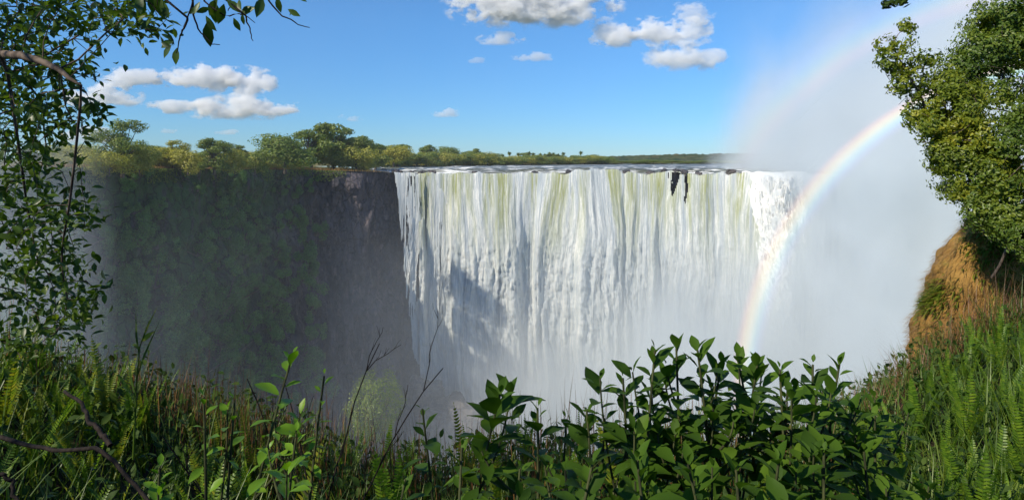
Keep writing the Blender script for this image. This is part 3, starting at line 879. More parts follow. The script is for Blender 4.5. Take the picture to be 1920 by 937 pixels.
# shrubs clinging to the shaded gorge wall
vb = []
for v in range(4):
    root = link('cliff_bush', None)
    lobes = []
    rs = np.random.default_rng(300+v)
    for i in range(8):
        c = rs.normal(size=3)*np.array([.45, .45, .4])+np.array([0, 0, .2]); sz = rs.uniform(.25, .45)
        lobes.append((c, np.array([sz, sz, sz])))
    tb = MB()
    for c, r_ in lobes: tube(tb, [(0, 0, -.5), c*.5+np.array([0, 0, -.2]), c], [.05, .035, .012], 5)
    tb.obj('trunk', M['bark_far'], root)
    cb = MB(); crown_leaves(cb, lobes, 3200, .085, .7, seed=310+v, gaps=.2)
    cb.obj('crown', M['leaf_cliff'], root)
    vb.append([root, True])
GC = 'bushes growing on the shaded gorge wall'
spots = []
tries = 0
while len(spots) < 200 and tries < 6000:
    tries += 1
    sv = rng.uniform(_seg[2]-30, _seg[7]+1); dv = 100*rng.random()**.75
    p, n = cliff_point(sv, dv)
    px = 960+p[0]/p[1]*F
    if px < -60 or px > 585: continue
    if px > 520 and (dv > 34 and rng.random() < .75): continue
    r_ = rng.uniform(2.2, 4.0)+dv*.025
    if dv < 12: r_ = rng.uniform(1.6, 3)
    if any(np.linalg.norm(p-q[0]) < (r_+q[2])*.45 for q in spots): continue
    spots.append((p, n, r_, dv, px))
for i, (p, n, r_, dv, px) in enumerate(spots):
    pr = vb[i % 4]; o = pr[0] if pr[1] else copy_tree(pr[0]); pr[1] = False
    o.location = p+n*r_*.35; o.scale = (r_, r_, r_*1.1); o.rotation_euler = (0, 0, rng.random()*6.28)
    lab = 'leafy bush hanging just below the rim of the left gorge wall' if dv < 14 else ('bush low on the left gorge wall sunk in blue haze' if dv > 50 else 'bush clinging halfway up the shaded left gorge wall')
    tag(o, lab, 'bush', GC)

# the pale round bush down in the gorge
root = link('round_bush', None, loc=at(703, 792, 128))
tb = MB()
for i in range(9):
    a = i*.7; tube(tb, [(0, 0, -3), (math.cos(a)*1.6, math.sin(a)*1.6, 1.5), (math.cos(a)*3.2, math.sin(a)*3.2, 5)], [.25, .16, .05], 5)
tb.obj('trunk', M['bark_far'], root)
cb = MB(); crown_leaves(cb, [(np.array([0, 0, 3.2]), np.array([5.6, 5.6, 6.6]))], 9000, .42, .5, shell=.75, gaps=.1, seed=5)
cb.obj('crown', M['leaf_far'], root)
tag(root, 'pale round dome-shaped bush in the hazy gorge at the foot of the rock wall', 'bush')

# ------------------------------------------------------------------ the near bank
def edge_y(x):
    x = np.asarray(x, float)
    return 7.0+.55*np.maximum(x-2.5, 0)-.10*np.maximum(-x-3, 0)+.3*np.sin(x*1.3)
def bank_z(x, y):
    x = np.asarray(x, float); y = np.asarray(y, float)
    z = -1.62-.27*y+.255*np.maximum(x-2.6, 0)**1.08+.36*np.clip(-x-1.7, 0, 2.6)
    z = z+.10*vnoise(x*.8, y*.8, seed=51)+.05*vnoise(x*2.3, y*2.3, seed=52)
    e = y-edge_y(x)
    return z-np.where(e > 0, e*e*.5+e*.6, 0)
gx_ = np.linspace(-16, 26, 200); gy_ = np.linspace(-14, 20, 170)
A, B = np.meshgrid(gx_, gy_, indexing='ij')
Z = np.maximum(bank_z(A, B), -60)
mb = MB(); mb.add(np.stack([A, B, Z], -1), grid_faces(200, 170))
tag(mb.obj('near_ground', M['soil']), 'dark sloping soil of the near rim under ferns and grass', 'ground', kind='structure')

# red earth bank on the right, a spur of the near rim
pathb = np.array([(54, 62), (36.6, 46), (22.8, 31), (20.0, 27.8), (20.2, 26.0), (23, 24), (31, 21.5), (44, 18)], float)
sb = np.concatenate([[0], np.cumsum(np.linalg.norm(np.diff(pathb, axis=0), axis=1))])
uu_ = np.linspace(0, sb[-1], 520); dz = np.linspace(0, 40, 320)
def pathb_at(u):
    return np.stack([sum(np.interp(u+o, sb, pathb[:, k]) for o in (-1, 0, 1))/3 for k in (0, 1)], -1)
A, B = np.meshgrid(uu_, dz, indexing='ij')
P2 = pathb_at(A); dP = unit(pathb_at(A+.5)-pathb_at(A-.5)); O2 = np.stack([dP[..., 1], -dP[..., 0]], -1)
O2 = -O2 if (O2[100, 0]@np.array([-1, -.3])) < 0 else O2
offb = 1.3*sstep(0, 6, B)+.7*(B/8)**.7+fbm(A*.22, B*.22, seed=61)*.45*sstep(0, 1, B)+fbm(A*.9, B*.7, seed=62)*.34+fbm(A*2.2, B*1.6, seed=63)*.07-1.3*np.exp(-B/.7)
XY = P2+O2*offb[..., None]
Zb = -2.0*P2[..., 1]/26-B+.25*fbm(A*.4, A*0, seed=64)+np.maximum(A-sb[4], 0)*.03
mb = MB(); VB = np.concatenate([XY, Zb[..., None]], -1); mb.add(VB, grid_faces(520, 320))
# top of the spur
topb = np.stack([VB[:, 0], VB[:, 0]+np.array([10, 8, -.8]), VB[:, 0]+np.array([30, 24, -3])], 1)
mb.add(topb, grid_faces(520, 3))
o = mb.obj('earth_bank', M['earth'])
tag(o, 'steep orange earth bank in full sun at the right, patched with dry and green grass', 'bank', kind='structure')

# grass and tufts on the earth bank
def on_bank(n, umin, umax, dmin, dmax):
    u = rng.uniform(umin, umax, n); d = rng.uniform(dmin, dmax, n)
    i = np.clip((u/sb[-1]*519).astype(int), 0, 519); j = np.clip((d/40*319).astype(int), 0, 319)
    out = np.stack([O2[i, j, 0], O2[i, j, 1], np.full(n, .25)], -1)
    return VB[i, j], out
mb = MB(); p, out = on_bank(30000, sb[1], sb[6], 0.2, 11)
kk = vnoise(p[:, 0]*.7+p[:, 1]*.5, p[:, 2]*.7, seed=66) > -.5
p, out = p[kk], out[kk]; n = len(p)
d = unit(out+rdir(n)*.5+np.array([0, 0, -.25])); L = rng.uniform(.15, .55, n)
leaves(mb, p, d, np.tile([0, 0, 1.], (n, 1)), L, L*.04+.008, PROF_LANCE, .2, .5)
o = mb.obj('dry_grass', M['straw']); tag(o, 'dry straw-coloured grass hanging over the sunlit orange bank', 'dry grass', kind='stuff')
mb = MB()
for uc, dc, ru, rd, nn in ((sb[4]+.8, 1.0, 1.6, 1.6, 2600), (sb[4]+2.6, 3.6, 1.6, 1.5, 2600), (sb[3]+.6, 4.2, .8, .8, 700), (sb[4]+1.5, 6.8, 1.2, .8, 800), (sb[4]+.2, 8.8, 1., .7, 500), (sb[3]+1.2, 6.2, .8, .6, 400)):
    u = uc+rng.normal(size=nn)*ru*.5; dd_ = np.abs(dc+rng.normal(size=nn)*rd*.5)
    i = np.clip((u/sb[-1]*519).astype(int), 0, 519); j = np.clip((dd_/40*319).astype(int), 0, 319)
    p = VB[i, j]; out = np.stack([O2[i, j, 0], O2[i, j, 1], np.full(nn, .5)], -1)
    L = rng.uniform(.15, .45, nn)
    leaves(mb, p, unit(out+rdir(nn)*.6), np.tile([0, 0, 1.], (nn, 1)), L, L*.16+.015, PROF_LANCE, .2, .6)
o = mb.obj('green_grass', M['fern_gold']); tag(o, 'yellow-green grass and creeper patches on the orange bank', 'grass', kind='stuff')

# ------------------------------------------------------------------ big bush and trees at the right
def leafy_tree(name, lobes, base, mat, n, L, label, cat, group=None, gaps=.45, tip=.012, att_n=260, step=.35, rmax=.16, aspect=.5, shell=.45, bare=None, prof=PROF_ELL):
    root = link(name, None, loc=base)
    base = np.asarray(base, float)
    lob = [(np.asarray(c, float)-base, np.asarray(r_, float)) for c, r_ in lobes]
    w_ = np.array([np.prod(r_) for c, r_ in lob])**.6; w_ /= w_.sum()
    k = rng.choice(len(lob), size=att_n, p=w_)
    d = rdir(att_n); rad = rng.random(att_n)**.4*1.02
    att = np.array([lob[q][0] for q in k])+d*np.array([lob[q][1] for q in k])*rad[:, None]
    if bare is not None: att = np.concatenate([att, np.asarray(bare, float)-base])
    nodes, par = colonize(att, [(0, 0, 0)], step, step*7, step*1.4)
    tb = MB(); branch_mesh(tb, nodes, par, tip, 2.2, rmax=rmax); tb.obj('trunk', M['bark'], root)
    cb = MB(); crown_leaves(cb, lob, n, L, aspect, prof, shell=shell, gaps=gaps, seed=int(abs(base[0])*7)+len(lob))
    cb.obj('crown', mat, root)
    return tag(root, label, cat, group)
def lob(px, py, D, rpx, squash=.85, depth=1.0):
    r_ = rpx/F*D
    return (at(px, py, D), (r_, r_*depth, r_*squash))
GR = 'trees and bushes on the right bank'
leafy_tree('tree', [lob(1690, 78, 23, 28), lob(1700, 50, 23, 20), lob(1660, 85, 23, 22), lob(1672, 118, 23, 30), lob(1700, 120, 23, 34), lob(1715, 150, 23.3, 34), lob(1742, 112, 23.4, 22), lob(1690, 158, 23, 28), lob(1720, 170, 23, 26)],
           at(1850, 420, 25), M['leaf_gold'], 5200, .14, 'slender golden-leaved branchy tree leaning out at the left of the right bank trees', 'tree', GR, gaps=.70, att_n=420, step=.3, shell=.2,
           bare=[at(1645, 190, 23), at(1655, 197, 23), at(1668, 205, 23), at(1662, 172, 23), at(1680, 200, 23.2)])
leafy_tree('tree', [lob(1875, 40, 25, 55), lob(1900, 90, 25, 70), lob(1840, 105, 24.6, 55), lob(1945, 60, 25, 80), lob(1800, 130, 24.5, 42), lob(1870, 170, 24.5, 70), lob(1930, 190, 24, 70), lob(1890, 25, 25, 40), lob(1850, 55, 25, 32)],
           at(1900, 430, 26), M['leaf_mid'], 38000, .14, 'tallest full crowned green tree of the right bank, reaching the top edge', 'tree', GR, gaps=.58, att_n=520, step=.4, shell=.4)
leafy_tree('bush', [lob(1748, 200, 23, 40), lob(1720, 215, 23, 30), lob(1775, 165, 23, 42), lob(1790, 220, 22.6, 55), lob(1745, 240, 22.6, 34), lob(1810, 180, 22.8, 40), lob(1770, 262, 22.6, 34)],
           at(1840, 420, 24.5), M['leaf_gold'], 18000, .13, 'bright yellow-green bush in full sun at the middle of the right bank', 'bush', GR, gaps=.58, att_n=300, step=.3, shell=.4, bare=[at(1700, 262, 22.6), at(1712, 270, 22.6), at(1722, 280, 22.6), at(1735, 285, 22.6)])
leafy_tree('bush', [lob(1800, 300, 22.4, 50), lob(1830, 260, 22.3, 50), lob(1770, 285, 22.4, 30), lob(1760, 310, 22.4, 24), lob(1800, 350, 22.4, 42), lob(1838, 330, 22, 54)],
           at(1845, 440, 24), M['leaf_gold'], 17000, .12, 'golden-edged bush below the brightest bush, thin twigs hanging to its left', 'bush', GR, gaps=.54, att_n=260, step=.3, shell=.4, bare=[at(1722, 318, 22.3), at(1735, 330, 22.3), at(1745, 336, 22.3), at(1760, 335, 22.3)])
leafy_tree('bush', [lob(1885, 270, 22, 62), lob(1925, 330, 21.8, 75), lob(1870, 340, 21.8, 60), lob(1905, 400, 21.5, 62), lob(1845, 395, 21.8, 46), lob(1950, 240, 22, 70)],
           at(1900, 470, 23), M['leaf_mid'], 20000, .13, 'dense dark green bush filling the right edge under the tallest tree', 'bush', GR, gaps=.5, att_n=280, step=.3, shell=.45)
leafy_tree('bush', [lob(1860, 402, 21.5, 30), lob(1882, 420, 21.4, 30), lob(1905, 435, 21, 36), lob(1825, 372, 21.8, 24), lob(1935, 450, 20.6, 50)],
           at(1860, 520, 22.3), M['leaf_mid'], 12000, .11, 'lowest green bush of the right bank hanging over the orange earth', 'bush', GR, gaps=.36, att_n=200, step=.25, shell=.4)
leafy_tree('overhanging_branch', [lob(1668, 6, 8, 16, .5), lob(1690, 2, 8, 18, .5), lob(1678, -20, 8, 26, .6)],
           (8.9, 8.6, -2.0), M['leaf_dark'], 420, .075, 'little leafy branch tip hanging into the top edge above the golden tree', 'branch', gaps=.5, att_n=60, step=.10, rmax=.03, tip=.003, shell=.1,
           bare=[(8.9-.02*k_, 8.6, -2.0+.35*k_) for k_ in range(1, 14)]+[(8.6-.28*k_, 8.5-.04*k_, 2.55-.02*k_) for k_ in range(12)])

# ------------------------------------------------------------------ the near tree at the left and the boughs overhead
def twig_leaves(mb, nodes, par, tips, L, per=3, aspect=.4, spread=1.0, droop=.2):
    idx = np.repeat(np.asarray(tips), per)
    n = len(idx)
    d0 = unit(nodes[idx]-nodes[np.maximum(par[idx], 0)]+1e-6)
    dirs = unit(d0*.7+rdir(n)*spread+np.array([0, 0, -.10])); ups = unit(np.array([0, 0, 1.])+rdir(n)*.7)
    sz = L*rng.uniform(.6, 1.2, n)
    p = nodes[idx]+rng.normal(size=(n, 3))*L*.12
    leaves(mb, p, dirs, ups, sz, sz*aspect, PROF_ELL, .25, droop)

def near_tree():
    root = link('tree', None, loc=(-4.6, 3.2, -3.0)); base = np.array([-4.6, 3.2, -3.0])
    # where its leaves hang, as a region in space seen along the left side
    att = []
    reg = [(-60, 60, 150, 4.0, 170), (60, 30, 70, 3.8, 110), (150, 20, 60, 3.6, 80), (230, 20, 45, 3.5, 50), (275, 45, 30, 3.5, 24), (30, 150, 80, 3.9, 120), (120, 120, 50, 3.6, 60),
           (40, 240, 70, 3.8, 100), (115, 215, 42, 3.6, 45), (155, 205, 28, 3.5, 22), (20, 340, 60, 3.8, 70), (85, 310, 36, 3.7, 28), (50, 420, 70, 3.8, 110), (115, 405, 45, 3.7, 55), (150, 395, 22, 3.6, 14),
           (40, 500, 70, 3.9, 100), (110, 490, 45, 3.7, 48), (140, 550, 36, 3.7, 36), (60, 580, 70, 3.9, 90), (120, 610, 45, 3.8, 40), (-120, 300, 140, 4.4, 160), (-140, 80, 180, 4.6, 160), (30, 640, 50, 4., 40)]
    for px, py, rp, D, n in reg:
        n = int(n*2.2); q = rdir(n)*(rng.random(n)**.45)[:, None]
        r_ = rp/F*D
        att.append(at(px, py, D)+q*np.array([r_, r_*1.3+.15, r_]))
    # unseen crown lobes over and behind the viewer, placed to shade the right slope
    for c, r_, n in (((-4.9, 2.6, 2.9), (1.9, 2.0, 1.5), 420), ((-5.2, 0.2, 2.6), (2.0, 1.9, 1.6), 420), ((-4.6, -1.6, 2.0), (1.8, 1.5, 1.3), 260)):
        q = rdir(n)*(rng.random(n)**.45)[:, None]; att.append(np.array(c)+q*np.array(r_))
    att = np.concatenate(att)-base
    near_att = np.arange(len(att)) < len(att)-1100
    bough = np.array([at(-120, 120, 4.1), at(-40, 92, 3.7), at(0, 102, 3.5), at(40, 104, 3.35), at(80, 116, 3.3), at(110, 130, 3.25), at(130, 147, 3.2), at(152, 160, 3.2)])-base
    trunk = np.array([(0, 0, 0), (.1, .05, .6), (.02, .1, 1.2), (.1, .2, 1.9), (.2, .3, 2.5), (.35, .4, 3.1)])
    roots = np.concatenate([trunk, bough])
    nodes, par = colonize(att, list(roots), .11, 1.6, .13, 400, .35)
    tb = MB(); r_, kids = branch_mesh(tb, nodes, par, .0026, 2.6, rmax=.011); tube(tb, bough, [.034, .030, .024, .022, .019, .015, .011, .005], 8); tube(tb, trunk, [.11, .09, .075, .06, .045, .02], 10); tb.obj('trunk', M['bark'], root)
    tips = [i for i in range(len(nodes)) if len(kids[i]) == 0 or (r_[i] < .0060 and rng.random() < .6)]
    cb = MB(); twig_leaves(cb, nodes, par, tips, .066, 4, .44)
    for lo_, m_ in ((att[near_att][::2], 2), (att[~near_att][::2], 1)):
        idx = np.repeat(np.arange(len(lo_)), m_); n = len(idx)
        dirs = unit(rdir(n)+np.array([.25, 0, -.1])); sz = .066*rng.uniform(.55, 1.2, n)
        leaves(cb, lo_[idx]+rng.normal(size=(n, 3))*.05, dirs, unit(np.array([0, 0, 1.])+rdir(n)*.8), sz, sz*.44, PROF_ELL, .25, .2)
    cb.obj('crown', M['leaf_near'], root)
    tag(root, 'near leafy tree filling the left edge, its thick bare bough reaching into the sky', 'tree')
near_tree()

def bough(lines, label, L=.07, leafset=(), rad=.004):
    root = link('overhanging_branch', None, loc=lines[0][0])
    b0 = np.asarray(lines[0][0])
    tb = MB(); cb = MB()
    for ln in lines:
        p = np.array(ln)-b0
        t_ = np.linspace(0, 1, len(p)); tt = np.linspace(0, 1, 14)
        q = np.stack([np.interp(tt, t_, p[:, k]) for k in range(3)], -1)
        q = q+np.cumsum(rng.normal(size=q.shape), 0)*.0022
        tube(tb, q, np.linspace(rad, rad*.35, 14), 6)
        if ln[0][2] > .5:                      # back to the crown of the near tree
            tube(tb, [q[0], q[0]+np.array([-.15, .02, .12]), q[0]+np.array([-.7, .1, .35]), np.array([-2.6, 2.4, 1.6])-b0, np.array([-4.3, 2.9, 1.7])-b0], [rad, rad*1.2, rad*1.7, rad*2.6, rad*4], 6)
    for px, py, D, ang, ln_ in leafset:
        d = np.array([[math.cos(R(ang)), rng.normal()*.35, math.sin(R(ang))]])
        leaves(cb, [at(px, py, D)-b0], d, unit(np.array([[rng.normal()*.5, -1, .3+rng.normal()*.3]])), ln_/F*D, ln_/F*D*.42, PROF_BROAD, .3, .15)
    tb.obj('twig', M['twig'], root); cb.obj('leaves', M['leaf_near'], root)
    return tag(root, label, 'branch', 'boughs hanging into the top of the view')
D = 2.2
bough([[at(364, -60, D), at(360, 0, D), at(350, 40, D), at(335, 78, D)], [at(352, 35, D), at(342, 66, D), at(330, 100, D)], [at(361, -10, D), at(359, 30, D), at(372, 62, D), at(396, 85, D), at(413, 88, D)]],
      'thin drooping twig left of the other hanging bough, leaves at its very tip', leafset=[(325, 78, D, 200, 30), (330, 72, D, 80, 20), (322, 84, D, 235, 30), (332, 90, D, 265, 32), (320, 90, D, 150, 22), (390, 40, D, 262, 50), (386, 30, D, 300, 34), (375, 12, D, 220, 24), (368, 24, D, 30, 26)])
bough([[at(372, -50, D), at(385, 5, D), at(425, 30, D), at(455, 25, D), at(478, 44, D)], [at(455, 25, D), at(462, 50, D), at(468, 78, D)], [at(485, -50, D), at(505, 8, D), at(530, 32, D), at(556, 46, D), at(574, 52, D)], [at(440, -40, D), at(432, 0, D), at(425, 30, D)]],
      'longer hanging bough with broad leaves and wispy tips at the top edge', leafset=[(375, 4, D, 250, 26), (402, 2, D, 262, 44), (420, 8, D, 250, 40), (425, 0, D, 320, 36), (448, 0, D, 290, 28), (455, 26, D, 262, 22), (470, 12, D, 205, 20), (480, 14, D, 200, 36), (492, -4, D, 265, 42), (520, -6, D, 275, 30), (540, 18, D, 330, 26), (552, 20, D, 210, 16), (438, 34, D, 290, 26), (408, -2, D, 230, 40), (560, -2, D, 345, 16)])
D = 2.4
bough([[at(250, -70, D), at(262, -10, D), at(284, 8, D), at(300, 30, D)], [at(310, -60, D), at(300, -20, D), at(298, 12, D)]],
      'dark cluster of big leaves at the top edge just right of the near tree', leafset=[(262, -10, D, 280, 40), (272, 0, D, 245, 36), (298, -10, D, 268, 46), (302, 0, D, 290, 36), (312, 14, D, 268, 24), (300, 30, D, 20, 16), (276, 30, D, 200, 22), (286, -14, D, 262, 40)])

# ------------------------------------------------------------------ plants of the near bank
def scatter(n, x0, x1, y0, y1, ok=None, mind=0.0):
    out = []
    tries = 0
    while len(out) < n and tries < n*60:
        tries += 1
        x, y = rng.uniform(x0, x1), rng.uniform(y0, y1)
        if y > edge_y(x)+.4: continue
        if ok is not None and not ok(x, y): continue
        if mind and any((x-a)**2+(y-b)**2 < mind*mind for a, b in out[-200:]): continue
        out.append((x, y))
    a = np.array(out); return np.column_stack([a, bank_z(a[:, 0], a[:, 1])])
def in_view(p, m=.6):
    return np.abs(p[:, 0]) < p[:, 1]*.84+m+2.4

# ground cover: low leaves that hide the soil, and grass
p = scatter(46000, -7.5, 15, .6, 14); p = p[in_view(p)]; n = len(p)
p[:, 2] += rng.random(n)**1.3*.45
d = unit(rdir(n)+np.array([0, -.1, .35])); L = rng.uniform(.04, .11, n)
mb = MB(); leaves(mb, p, d, unit(rdir(n)*.6+np.array([0, 0, 1.])), L, L*.5, PROF_ELL, .25, .2)
tag(mb.obj('undergrowth', M['leaf_dark']), 'dark low leafy ground cover between the ferns of the near bank', 'undergrowth', kind='stuff')

def grass_patch(n, x0, x1, y0, y1, h0, h1, w, mat, label, lean=.35, ok=None, name='grass', cat='grass', curl=.5):
    p = scatter(n, x0, x1, y0, y1, ok); p = p[in_view(p)]; n = len(p)
    mb = MB(); h = rng.uniform(h0, h1, n)*(.75+.4*vnoise(p[:, 0]*1.1, p[:, 1]*1.1, seed=81))
    p = p-np.array([0, 0, .05])
    blades(mb, p, h, np.full(n, w)*rng.uniform(.6, 1.3, n), np.abs(rng.normal(size=n))*lean, curl=curl)
    return tag(mb.obj(name, mat), label, cat, kind='stuff')
near_edge = lambda x, y: y > edge_y(x)-1.9
grass_patch(2800, -5, 3.2, 4.4, 7.2, .45, 1.15, .008, M['dry'], 'band of reddish brown dry stalks along the edge of the near bank', .12, near_edge, 'dry_stalks', 'dry grass', .15)
grass_patch(9000, -6, 3.5, 2.2, 7, .35, .85, .013, M['grass'], 'green grass blades among the ferns of the left and middle bank', .35)
grass_patch(26000, 2.0, 15, 2.0, 14, .4, .95, .015, M['grass'], 'long dark green grass covering the steep right slope', .45)
grass_patch(2200, 3.6, 9, 6.8, 12, .5, 1.2, .006, M['dry'], 'wispy thin grass stems against the mist along the right crest', .35, lambda x, y: y > edge_y(x)-.8, 'wispy_grass', 'dry grass', .5)

# ferns: upright fronds with two rows of leaflets
def fern_mesh(nf, h, mat, spread, seed):
    rs = np.random.default_rng(seed); mb = MB()
    for f in range(nf):
        a = rs.random()*6.283; ln = h*rs.uniform(.6, 1.1); le = spread*rs.uniform(.2, 1.2)
        ld = np.array([math.cos(a), math.sin(a), 0])
        t_ = np.linspace(0, 1, 12)
        cl = ld*(le*ln*(t_**1.7))[:, None]+np.array([0, 0, 1.])*(ln*(t_-.22*le*t_**2.5))[:, None]
        tube(mb, cl, np.linspace(.0035, .001, 12), 3)
        m = 30; tt = np.linspace(.12, .99, m)
        pp_ = np.stack([np.interp(tt, t_, cl[:, k]) for k in range(3)], -1)
        tg = unit(np.stack([np.interp(tt, t_, np.gradient(cl[:, k])) for k in range(3)], -1))
        sd_ = unit(np.cross(tg, np.cross(ld, [0, 0, 1.])+rs.normal(size=3)*.25)) if False else unit(np.tile(np.cross(ld, [0, 0, 1.]), (m, 1))+rs.normal(size=3)*.3)
        wl = ln*.085*np.sin(np.clip(tt*1.05, 0, 1)*math.pi)**.45*(1-tt*.45)+.004
        nr = np.cross(tg, sd_)
        for sg in (-1, 1):
            dr = unit(sd_*sg+tg*.35+rs.normal(size=(m, 3))*.06)
            leaves(mb, pp_, dr, nr, wl, np.full(m, ln*.020), ([0, .5, 1], [.45, .5, .1]), .15, .2)
    return mb.data('fern', mat)
fern_kinds = [fern_mesh(8, .62, M['fern'], .35, 401), fern_mesh(6, .75, M['fern'], .25, 402), fern_mesh(10, .5, M['fern'], .6, 403), fern_mesh(7, .55, M['fern_gold'], .5, 404), fern_mesh(5, .8, M['fern_gold'], .3, 405)]
GF = 'ferns of the near bank'
def put_ferns(n, x0, x1, y0, y1, kinds, label, ok=None, s0=.75, s1=1.2, mind=.22):
    p = scatter(n*2, x0, x1, y0, y1, ok, mind); p = p[in_view(p, -2.2)][:n]
    for q in p:
        o = link('fern', fern_kinds[kinds[int(rng.integers(len(kinds)))]], loc=q-np.array([0, 0, .04]))
        k_ = rng.uniform(s0, s1); o.scale = (k_, k_, k_*rng.uniform(.9, 1.15)); o.rotation_euler = (rng.normal()*.08, rng.normal()*.08, rng.random()*6.28)
        tag(o, label, 'fern', GF)
put_ferns(75, 2.6, 9.5, 4.4, 11, [0, 1, 2, 1], 'upright green sword fern in the grass of the steep right slope', lambda x, y: y < edge_y(x)-1.3)
put_ferns(18, 2.0, 5, 3.0, 4.6, [0, 1, 2], 'large near sword fern low in the right corner of the bank', s0=.7, s1=1.0)
put_ferns(62, -5, -1.2, 2.9, 6.2, [0, 2, 3, 4, 0], 'fern under the near tree on the left bank, some fronds yellowing')
put_ferns(42, -1.3, 2.2, 3.0, 6.3, [0, 1, 4, 2], 'fern in the middle of the bank in front of the dry stalks')
put_ferns(16, -4.6, -2.8, 4, 5.6, [3, 4], 'yellow sunlit fern arching at the foot of the near tree', s0=.6, s1=.9)

# broad-leaved shrubs
def broad_shrub(px, py, D, label, mat, L=.15, whorls=1, stems=None, nleaf=22, group='broad-leaved shrubs along the bank', lean=None, low=.25, name='shrub'):
    top = at(px, py, D)+np.array([0, 0, -.04]); bx, by = top[0]+(rng.normal()*.10 if lean is None else lean), D+rng.normal()*.10
    base = np.array([bx, by, float(bank_z(bx, by))])
    root = link(name, None, loc=base)
    top = top-base; H = top[2]
    sb_ = MB(); fb = MB()
    ends = [(top, nleaf)]
    mid = np.array([top[0]*.25+rng.normal()*.03, top[1]*.3, H*.5])
    t_ = np.linspace(0, 1, 10)[:, None]
    def curve(a, b, c): return a*(1-t_)**2+2*b*t_*(1-t_)+c*t_**2
    main = curve(np.zeros(3), mid, top)
    tube(sb_, main, np.linspace(.011, .005, 10), 6)
    for k in range(whorls):
        a = rng.random()*6.283; j = int(rng.integers(3, 7)); q = main[j]
        e = q+np.array([math.cos(a)*rng.uniform(.12, .28), math.sin(a)*rng.uniform(.08, .2), (H-q[2])*rng.uniform(.35, .9)])
        br = curve(q, (q+e)/2+np.array([math.cos(a)*.07, math.sin(a)*.07, -.02]), e)
        tube(sb_, br, np.linspace(.007, .004, 10), 5); ends.append((e, int(nleaf*.7)))
    for e, m in ends:
        k = np.arange(m); ph = k*2.4+rng.random()*6
        f = k/m                                           # 0 at the tip, 1 at the bottom of the whorl
        el = R(66)-np.minimum(f*1.6, 1)*R(62)-np.maximum(f-.6, 0)*R(60)+rng.normal(size=m)*.20
        d = np.stack([np.cos(ph)*np.cos(el), np.sin(ph)*np.cos(el), np.sin(el)], -1)
        pos = e+np.array([0, 0, 1.])*(-f**1.15*np.minimum(H*(1-low), .62)*(.5 if e is not top else .85))[:, None]
        if e is top:
            zz = np.clip(pos[:, 2]/H, 0, 1)
            ti = np.interp(pos[:, 2], main[:, 2], np.arange(10)); pos = np.stack([np.interp(ti, np.arange(10), main[:, q]) for q in range(3)], -1)
        sz = L*rng.uniform(.5, 1.25, m)*(.55+.6*np.minimum(1, f*3.5))
        up = unit(np.stack([-np.cos(ph)*np.sin(el), -np.sin(ph)*np.sin(el), np.cos(el)], -1)+rng.normal(size=(m, 3))*.22)
        leaves(fb, pos+d*.012, d, up, sz, sz*rng.uniform(.42, .56, m), PROF_BROAD, .30, rng.uniform(.05, .4, m), wave=.012)
    sb_.obj('stem', M['green_stem'], root); fb.obj('foliage', mat, root)
    return tag(root, label, 'shrub', group)
B_, Br = M['leaf_broad'], M['leaf_bright']
shr = [(1100, 752, 2.7, 'shrub with large leaves at the left end of the dark thicket'), (1168, 692, 2.75, 'shrub rising at the left shoulder of the dark thicket'),
       (1228, 640, 2.8, 'left one of the three tallest shrubs of the dark thicket'), (1268, 634, 2.9, 'middle one of the three tallest shrubs of the dark thicket'), (1308, 640, 2.8, 'right one of the three tallest shrubs of the dark thicket'),
       (1352, 668, 2.9, 'shrub just right of the tallest three in the thicket'), (1384, 658, 3.0, 'shrub with pointed tip beneath the foot of the rainbow'), (1420, 668, 2.9, 'shrub right of the foot of the rainbow'),
       (1462, 676, 2.9, 'shrub in the right half of the thicket before the gap'), (1524, 668, 3.0, 'shrub beside the gap, left of the last one'), (1574, 668, 3.1, 'last tall shrub at the right end of the thicket'),
       (1640, 735, 3.6, 'shrub half sunk in grass right of the thicket'), (1195, 842, 2.25, 'lower shrub in front of the left shoulder of the thicket'), (1290, 850, 2.3, 'lower shrub in front of the tallest three'),
       (1380, 860, 2.25, 'lower shrub in front of the middle of the thicket'), (1460, 845, 2.3, 'lower shrub at the front of the right half of the thicket'), (1545, 830, 2.4, 'lower shrub at the front right corner of the thicket'),
       (1110, 850, 2.2, 'shrub at the bottom left of the thicket with big pale leaves'), (1620, 830, 2.8, 'low shrub at the bottom right of the thicket')]
for px, py, D, lab in shr: broad_shrub(px, py, D, lab, B_, L=.12, whorls=4, nleaf=18)
broad_shrub(938, 722, 2.7, 'separate shrub with large leaves left of the thicket', B_, .15, 1, nleaf=22)
broad_shrub(1008, 748, 2.75, 'slim shrub with bare lower stem between the thicket and the separate one', B_, .12, 1, nleaf=16)
broad_shrub(1062, 770, 3.0, 'thin few-leaved shrub at the foot of the thicket', B_, .10, 2, nleaf=8)
broad_shrub(792, 752, 3.2, 'small shrub with a neat rosette of leaves before the round bush', B_, .12, 0, nleaf=14)
broad_shrub(548, 652, 3.0, 'bright green sunlit sapling beside the bare twigs', Br, .105, 1, nleaf=15, group='bright green saplings')
broad_shrub(556, 795, 2.7, 'lower bright green sapling in front of the bare twigs', Br, .10, 3, nleaf=14, group='bright green saplings')
broad_shrub(382, 730, 3.0, 'small bright sapling with few leaves left of the bare twigs', Br, .075, 1, nleaf=9, group='bright green saplings')
broad_shrub(608, 690, 3.1, 'thin sapling with tiny pale leaves among the bare twigs', Br, .06, 2, nleaf=14, group='bright green saplings')
broad_shrub(440, 735, 3.1, 'spindly sapling holding a single upright leaf', Br, .08, 0, nleaf=4, group='bright green saplings')
